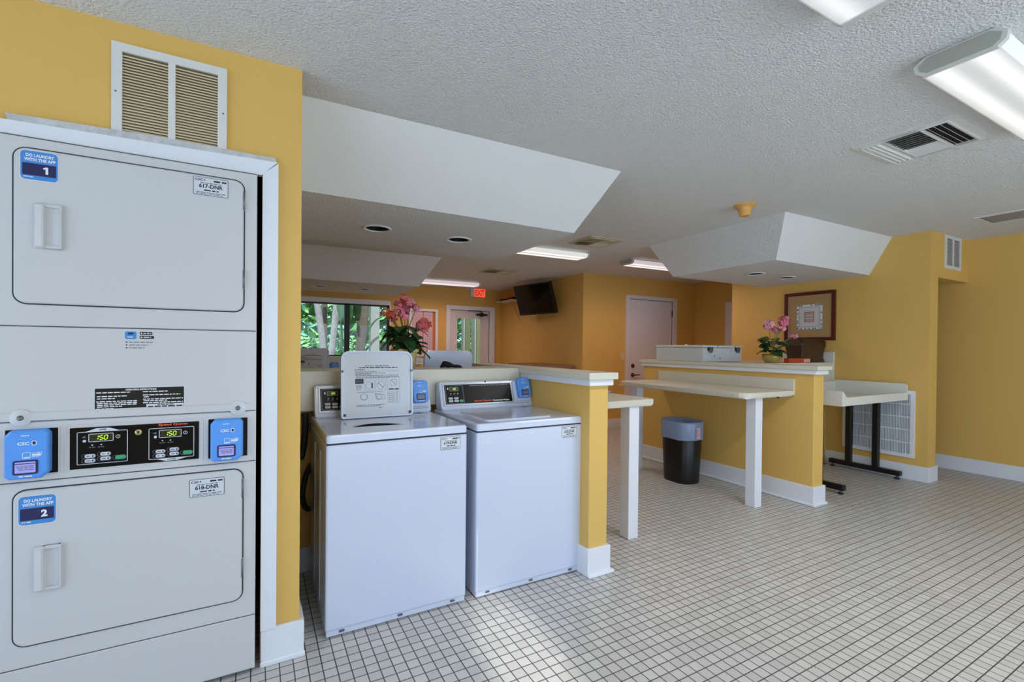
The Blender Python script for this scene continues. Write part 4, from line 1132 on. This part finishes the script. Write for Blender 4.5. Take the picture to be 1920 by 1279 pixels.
# ------------------------------------------------------------------ fluorescent fixtures
def fixture(label, x0, x1, y0, y1, col, es, watt, lcol):
    cx, cy = (x0+x1)/2, (y0+y1)/2; w = x1-x0; h = (y1-y0)/2; zt = zc(cx)
    T = thing('fluorescent_light', label, 'ceiling light', (cx, cy, zt), 0, None); T.rotation_euler = (0, -.0085, 0)
    b = MB(); b.box(-w/2+.01, w/2-.01, -h+.03, h-.03, -.030, -.0005, CAST, .004); obj('housing', b, T)
    pr = [(-h, -.030), (-h+.004, -.052), (-h+.022, -.069), (h-.022, -.069), (h-.004, -.052), (h, -.030), (h-.03, -.018), (-h+.03, -.018)]
    b = MB(); b.prism(pr, -w/2+.022, w/2-.022, diffuser_mat('diffuser_'+str(len(MATS))+label[:12], col, es), axis='x'); obj('diffuser', b, T)
    for s in (-1, 1):
        pe = [(-h-.004, -.026), (-h, -.054), (-h+.024, -.074), (h-.024, -.074), (h, -.054), (h+.004, -.026), (h-.030, -.002), (-h+.030, -.002)]
        b = MB(); a = s*(w/2-.024); b.prism(pe, min(a, a+s*.024), max(a, a+s*.024), CAST, axis='x')
        c = s*w/2; pi = [(p[0]*.88, -.038+(p[1]+.038)*.80) for p in pe]; b.prism(pi, min(c, c+s*.003), max(c, c+s*.003), mat('end_cap_inset', srgb(168, 170, 158), .5), axis='x')
        obj('end_cap', b, T)
    for k in range(4):  # spot lamps added just below the lens, standing in for the tubes
        ld = bpy.data.lights.new('tube_light', 'SPOT'); ld.energy = watt*.85; ld.color = lcol
        ld.spot_size = math.radians(172); ld.spot_blend = 1.0; ld.shadow_soft_size = 0.0
        lo = bpy.data.objects.new('tube_light', ld); COL.objects.link(lo); lo.location = (cx+w*(-.36+.24*k), cy, zt-.090)
    return T
NEU = (1, .985, .94); WARM = (1, .78, .58); PNK = (1, .64, .54)
fixture('large lit fluorescent fixture at the upper right, cut by the frame edge', 2.318, 3.56, .610, .872, NEU, .62, 22, NEU)
fixture('fluorescent fixture at the very top edge, only one corner in view', .47, 1.735, .618, .872, NEU, .48, 9, NEU)
fixture('bright white fluorescent fixture beyond the near left soffit', 2.33, 3.565, 4.535, 4.79, (1, .98, .92), 1.15, 10.5, WARM)
fixture('pinkish fluorescent fixture partly behind the right soffit', 4.285, 5.50, 4.555, 4.81, (1, .88, .95), 1.1, 11, PNK)
fixture('distant pinkish fluorescent fixture near the exit sign', 2.31, 3.55, 7.64, 7.90, (1, .86, .94), 1.1, 12.5, PNK)

# ------------------------------------------------------------------ back of the room
T = thing('exit_sign', 'lit red exit sign on the wall over the glazed door', 'sign', (3.953, YB, 2.408))
b = MB(); b.box(-.165, .165, -.055, 0, -.092, .092, VENTW, .008); obj('sign_housing', b, T)
b = MB(); M = face_my(-.055); b.m = M; b.rr(-.085, .155, -.080, .080, 0, .004, .004, EXITR); b.text('EXIT', .035, 0, .118, EXITL, .0048, w=.205, bold=True); obj('sign_face', b, T)

T = thing('television', 'flat black television tilted forward, mounted high on the yellow wall', 'television', (4.22, 6.882, 2.141))
yaw, tl, w, h = .181, .318, .934, .541
n = Vector((-math.cos(yaw), -math.sin(yaw), 0)); up = Vector((0, 0, 1))*math.cos(tl)+n*math.sin(tl)
rt = n.cross(Vector((0, 0, 1))).normalized()
rt = rt if rt.y < 0 else -rt
L = frame((0, 0, 0), tuple(rt), tuple(up))
b = MB(); b.m = L; b.rr(-w/2, w/2, -h/2, h/2, -.045, .0, .010, BLACK, cham=.004); b.rr(-w*.36, w*.36, -h*.38, h*.38, -.075, -.040, .02, BLACK, cham=.01); obj('casing', b, T)
b = MB(); b.m = L; b.rr(-w/2+.018, w/2-.018, -h/2+.026, h/2-.018, -.001, .0012, .004, SCREEN); obj('screen', b, T)
b = MB(); b.m = L; b.ring(-w/2, w/2, -h/2, h/2, -.004, .004, .010, .017, BLACK); b.rr(-.02, .02, -h/2+.004, -h/2+.012, .002, .005, .002, SILV); obj('bezel', b, T)
b = MB()
b.tube([(.04, .02, -.02), (.20, .30, .06), (.245, .40, .08)], .022, BLACK, 8); b.box(.245, .278, .30, .52, -.04, .20, BLACK, .006); obj('wall_bracket', b, T)
b = MB(); b.box(4.30, XT, 7.80, 8.50, 2.215, 2.232, LAMW, .003)
tag(obj('wall_shelf', b), 'small white shelf on the wall left of the television', 'shelf')
b = MB(); b.box(4.33, 4.47, 7.86, 8.10, 2.2325, 2.285, BLACK, .006); tag(obj('media_box', b), 'black box on the wall shelf, nearer the television', 'electronic box')
b = MB(); b.box(4.33, 4.47, 8.18, 8.40, 2.2325, 2.275, BLACK, .006); tag(obj('media_box', b), 'black box on the wall shelf, nearer the exit door', 'electronic box')
b = MB(); b.tube(smooth_path([(4.487, 8.20, 2.214), (4.488, 8.02, 2.02), (4.489, 7.84, 1.82)]), .007, CABLE, 6)
tag(obj('hanging_cable', b), 'thin cable slanting down the wall under the shelf', 'cable')
b = MB(); b.tube(smooth_path([(4.46, 7.78, 2.23), (4.44, 7.52, 2.02), (4.46, 7.40, 1.86), (4.487, 7.36, 1.80)]), .006, CABLE, 6)
tag(obj('hanging_cable', b), 'pale cable looping behind the lower left corner of the television', 'cable')

T = thing('notice_board', 'white framed notice board beside the window on the back wall', 'board', (2.82, YB, 1.575))
b = MB(); M = face_my(0); b.m = M
b.ring(-.285, .285, -.455, .455, 0, .045, .004, .048, TRIM); obj('board_frame', b, T)
b = MB(); b.m = M; b.rr(-.24, .24, -.41, .41, .001, .010, .002, CORK); obj('board_backing', b, T)
for k, (u0, u1, lab) in enumerate(((-.235, -.012, 'left pale pink sheet pinned inside the notice board'), (.008, .185, 'right pale pink sheet pinned inside the notice board'))):
    b = MB(); m2 = face_my(YB, 2.82, 1.575); b.m = m2
    b.rr(u0, u1, -.405, .400, .0105, .0125, .001, PINKPAP)
    for q in range(15): b.bars(u0+.02, u1-.02, .33-.046*q, .008, mat('mauve_print', srgb(176, 140, 160), .7), .0130, seed=q+30*k)
    tag(obj('notice_sheet', b), lab, 'paper', None)

T = thing('brown_table', 'brown topped table against the wall under the television', 'table', (4.20, 6.68, 0))
b = MB(); b.rr(-.28, .285, -.62, .62, .985, 1.030, (.10, .01, .01, .06), BROWNW, cham=.006); obj('top', b, T)
b = MB(); b.box(-.24, .27, -.56, .56, .90, .985, BROWNW, .004); obj('apron', b, T)
for x in (-.22, .23):
    for y in (-.52, .52):
        b = MB(); b.box(x-.03, x+.03, y-.03, y+.03, 0, .905, BROWNW, .004); obj('leg', b, T)

b = MB(); m2 = face_my(YD, 5.322, 1.175); b.m = m2; b.rr(-.038, .038, -.060, .060, 0, .006, .006, mat('ivory_switch_plate', srgb(222, 196, 150), .4), cham=.002)
T = obj('light_switch', b); tag(T, 'ivory light switch plate beside the pink inner door', 'switch')
b = MB(); b.m = m2; b.box(-.005, .005, -.012, .012, .005, .014, LAMW, .002, mx=m2); obj('toggle', b, T)
# power cord by the island
b = MB(); b.tube(smooth_path([(5.70, 2.91, .010), (5.60, 3.0 - .02, .010), (5.2, 2.965, .010), (4.9, 2.95, .010), (4.5, 2.965, .012)]), .006, HOSE, 6)
tag(obj('power_cord', b), 'thin black cord on the floor behind the sorting table legs', 'cord')

# ------------------------------------------------------------------ the garden outside the back window
b = MB(); b.box(-4, 14, YB+.15, 20, -.20, -.05, GRND); o = struct('ground_garden', b)
b = MB(); b.box(-14, 20, -24, RY-.15, -.20, -.04, PAVE); struct('ground_front', b)
def trunk(label, p0, p1, r0, r1, m, bend=.12, seed=0):
    rnd = random.Random(seed); a = Vector(p0); c = Vector(p1); pts = []; rad = []
    for k in range(13):
        t = k/12; q = a.lerp(c, t); q += Vector((math.sin(t*PI)*bend, math.sin(t*5)*bend*.2, 0)); pts.append(tuple(q))
        rad.append((r0+(r1-r0)*t)*rnd.uniform(.93, 1.07))
    b = MB(); b.tube(pts, rad, m, 10); o = obj('tree_trunk', b); tag(o, label, 'tree trunk'); return o
trunk('pale leaning trunk outside, leftmost seen in the window', (1.40, 11, -.06), (.90, 11, 3.6), .075, .060, BARK, .10, 1)
trunk('darker grey trunk outside, second from the left in the window', (1.33, 11.3, -.06), (1.36, 11.3, 3.6), .075, .065, BARKD, .02, 2)
trunk('thick pale trunk outside, left of the black window mullion', (1.30, 10.8, -.06), (1.62, 10.8, 3.4), .085, .060, BARK, .05, 3)
trunk('brown palm trunk outside, right of the black window mullion', (1.86, 10.35, -.06), (2.10, 10.35, 3.4), .09, .12, BARKD, .03, 4)
trunk('slim green stem outside between trunk and window mullion', (1.62, 10.6, -.06), (1.55, 10.6, 3.4), .035, .03, LEAF2, .04, 5)
STUMP = trunk('short scaly palm stump outside, at the right end of the window', (2.76, 11.2, -.06), (2.74, 11.2, 1.42), .15, .12, BARKD, .0, 6)
# palm fronds
def frond(label, pts, wid, m):
    P = smooth_path(pts, 5); b = MB(); b.tube(P, [.030*(1-.7*i/(len(P)-1)) for i in range(len(P))], m, 6)
    tag(obj('palm_frond', b), label, 'palm frond')
frond('long dark arching palm frond outside behind the coral flowers', [(1.98, 10.6, -.05), (2.02, 10.6, 1.05), (2.12, 10.6, 1.45), (2.32, 10.6, 1.85), (2.60, 10.6, 2.02), (2.85, 10.6, 2.12)], .1, LEAF)
b = MB()
for k in range(14):
    a = -1.2+k*.18; leaf(b, (2.74, 11.2, 1.38), (math.sin(a)*.8, .25*math.cos(k*2), math.cos(a)), .55, OUTL2, .5, .3*k)
obj('palm_crown', b, STUMP)
b = MB()
for x, z, s in ((1.62, 2.6, .8), (1.80, 2.7, .8), (1.55, 2.3, .5)): leaf(b, (x*.96, 10.15, z), (.15, 0, -1), s, LEAF2, .1, .2)
tag(obj('banana_leaves', b), 'broad green leaves hanging outside at the top of the window', 'leaves')
b = MB(); b.box(2.30, 2.50, 10.85, 11.05, -.06, 2.9, STUCCO, .012); tag(obj('porch_post', b), 'cream porch post outside, right part of the back window', 'post')
b = MB(); b.box(4.655, 4.80, 10.9, 11.1, -.06, 2.9, OLIVE, .012); b.box(4.615, 4.652, 10.92, 11.08, -.06, 2.9, STUCCO, .004); tag(obj('porch_post', b), 'olive porch post outside, left side of the door glass', 'post')
b = MB(); b.box(4.83, 4.99, 10.6, 10.85, -.06, 2.9, OLIVE, .012); b.box(4.79, 4.827, 10.62, 10.84, -.06, 2.9, STUCCO, .004); tag(obj('porch_post', b), 'olive porch post outside, right side of the door glass', 'post')
b = MB(); b.box(1.2, 5.6, 10.95, 11.1, 2.30, 2.42, STUCCO, .01); tag(obj('porch_beam', b), 'cream porch beam outside across the top of the window', 'beam')
def hedge(name, label, n, x0, x1, y0, y1, z0, z1, size, mats, seed):
    rnd = random.Random(seed); b = MB()
    for i in range(n):
        p = (rnd.uniform(x0, x1), rnd.uniform(y0, y1), rnd.uniform(z0, z1))
        a = rnd.uniform(0, 2*PI); e = rnd.uniform(-.9, .9); s = size*rnd.uniform(.6, 1.3)
        d = Vector((math.cos(a)*math.cos(e), math.sin(a)*math.cos(e), math.sin(e))); u = d.orthogonal().normalized()
        q = Vector(p); b.quad([tuple(q), tuple(q+d*s*.5+u*s*.22), tuple(q+d*s), tuple(q+d*s*.5-u*s*.22)], rnd.choice(mats), mx=Matrix())
    o = obj(name, b, recalc=False); o['label'] = label; o['category'] = 'foliage'; o['kind'] = 'stuff'
hedge('garden_foliage', 'dense green garden foliage beyond the back window', 11000, -.5, 7.5, 12.8, 16.4, -.05, 4.5, .38, (OUTL, OUTL2, OUTL3), 21)
hedge('low_shrubs', 'low bright shrubs close outside the back window', 1000, -.2, 2.4, 11.55, 12.0, -.05, 1.5, .16, (OUTL, OUTL2), 22)

# ------------------------------------------------------------------ light
W_ = bpy.data.worlds.new('sky'); S.world = W_; W_.use_nodes = True
nt = W_.node_tree; bg = nt.nodes['Background']
bg.inputs['Color'].default_value = (.60, .77, 1.0, 1); bg.inputs['Strength'].default_value = 2.9
def portal(loc, rot, sx, sy):
    ld = bpy.data.lights.new('window_portal', 'AREA'); ld.shape = 'RECTANGLE'; ld.size = sx; ld.size_y = sy; ld.cycles.is_portal = True
    o = bpy.data.objects.new('window_portal', ld); COL.objects.link(o); o.location = loc; o.rotation_euler = rot
portal((2.9, RY-.16, 1.14), (PI/2, 0, 0), 5.4, 2.08)
portal((-2.76, -.1, 1.14), (PI/2, 0, -PI/2), 4.0, 2.08)
portal((1.185, YB+.16, 1.59), (-PI/2, 0, 0), 1.97, .93)
portal((3.775, YB+.16, 1.17), (-PI/2, 0, 0), .55, 1.45)
sd = bpy.data.lights.new('sun', 'SUN'); sd.energy = 8.5; sd.angle = math.radians(1); sd.color = (.76, .89, 1)
sn = bpy.data.objects.new('sun', sd); COL.objects.link(sn); sn.location = (2, -8, 12)
sn.rotation_euler = Vector((.12, 1, -1.75)).to_track_quat('-Z', 'Y').to_euler()
# narrow spot lamp added in place of sun, to streak the floor with light
sl = bpy.data.lights.new('added_sun_spot', 'SPOT'); sl.energy = 7000; sl.spot_size = math.radians(1.95); sl.spot_blend = .6; sl.color = (1, .96, .88); sl.shadow_soft_size = .05
so = bpy.data.objects.new('added_sun_spot', sl); COL.objects.link(so)
tgt = Vector((1.00, 1.72, 0)); d = Vector((.10, 1, -.42)).normalized(); so.location = tgt-d*12
so.rotation_euler = d.to_track_quat('-Z', 'Y').to_euler()

# ------------------------------------------------------------------ camera
f, th, roll, pit, cyp = 873.504012, 1.06713957, .00942648169, -.00764669853, 658.798188
Fv = Vector((math.cos(th), math.sin(th), 0)); r_ = Vector((math.sin(th), -math.cos(th), 0)); u_ = Vector((0, 0, 1))
F2 = Fv*math.cos(pit)+u_*math.sin(pit); u2 = -Fv*math.sin(pit)+u_*math.cos(pit)
RT = r_*math.cos(roll)+u2*math.sin(roll); UP = u2*math.cos(roll)-r_*math.sin(roll)
cam = bpy.data.cameras.new('camera'); co = bpy.data.objects.new('camera', cam); COL.objects.link(co)
cam.sensor_width = 36; cam.sensor_fit = 'HORIZONTAL'; cam.lens = f*36/1920; cam.shift_y = (cyp-639.5)/1920; cam.clip_start = .05
co.matrix_world = Matrix(((RT.x, UP.x, -F2.x, 0), (RT.y, UP.y, -F2.y, 0), (RT.z, UP.z, -F2.z, 1.30), (0, 0, 0, 1)))
S.camera = co
S.view_settings.view_transform = 'Standard'; S.view_settings.look = 'None'; S.view_settings.gamma = 1; S.view_settings.use_curve_mapping = False
S.view_settings.exposure = 0.13
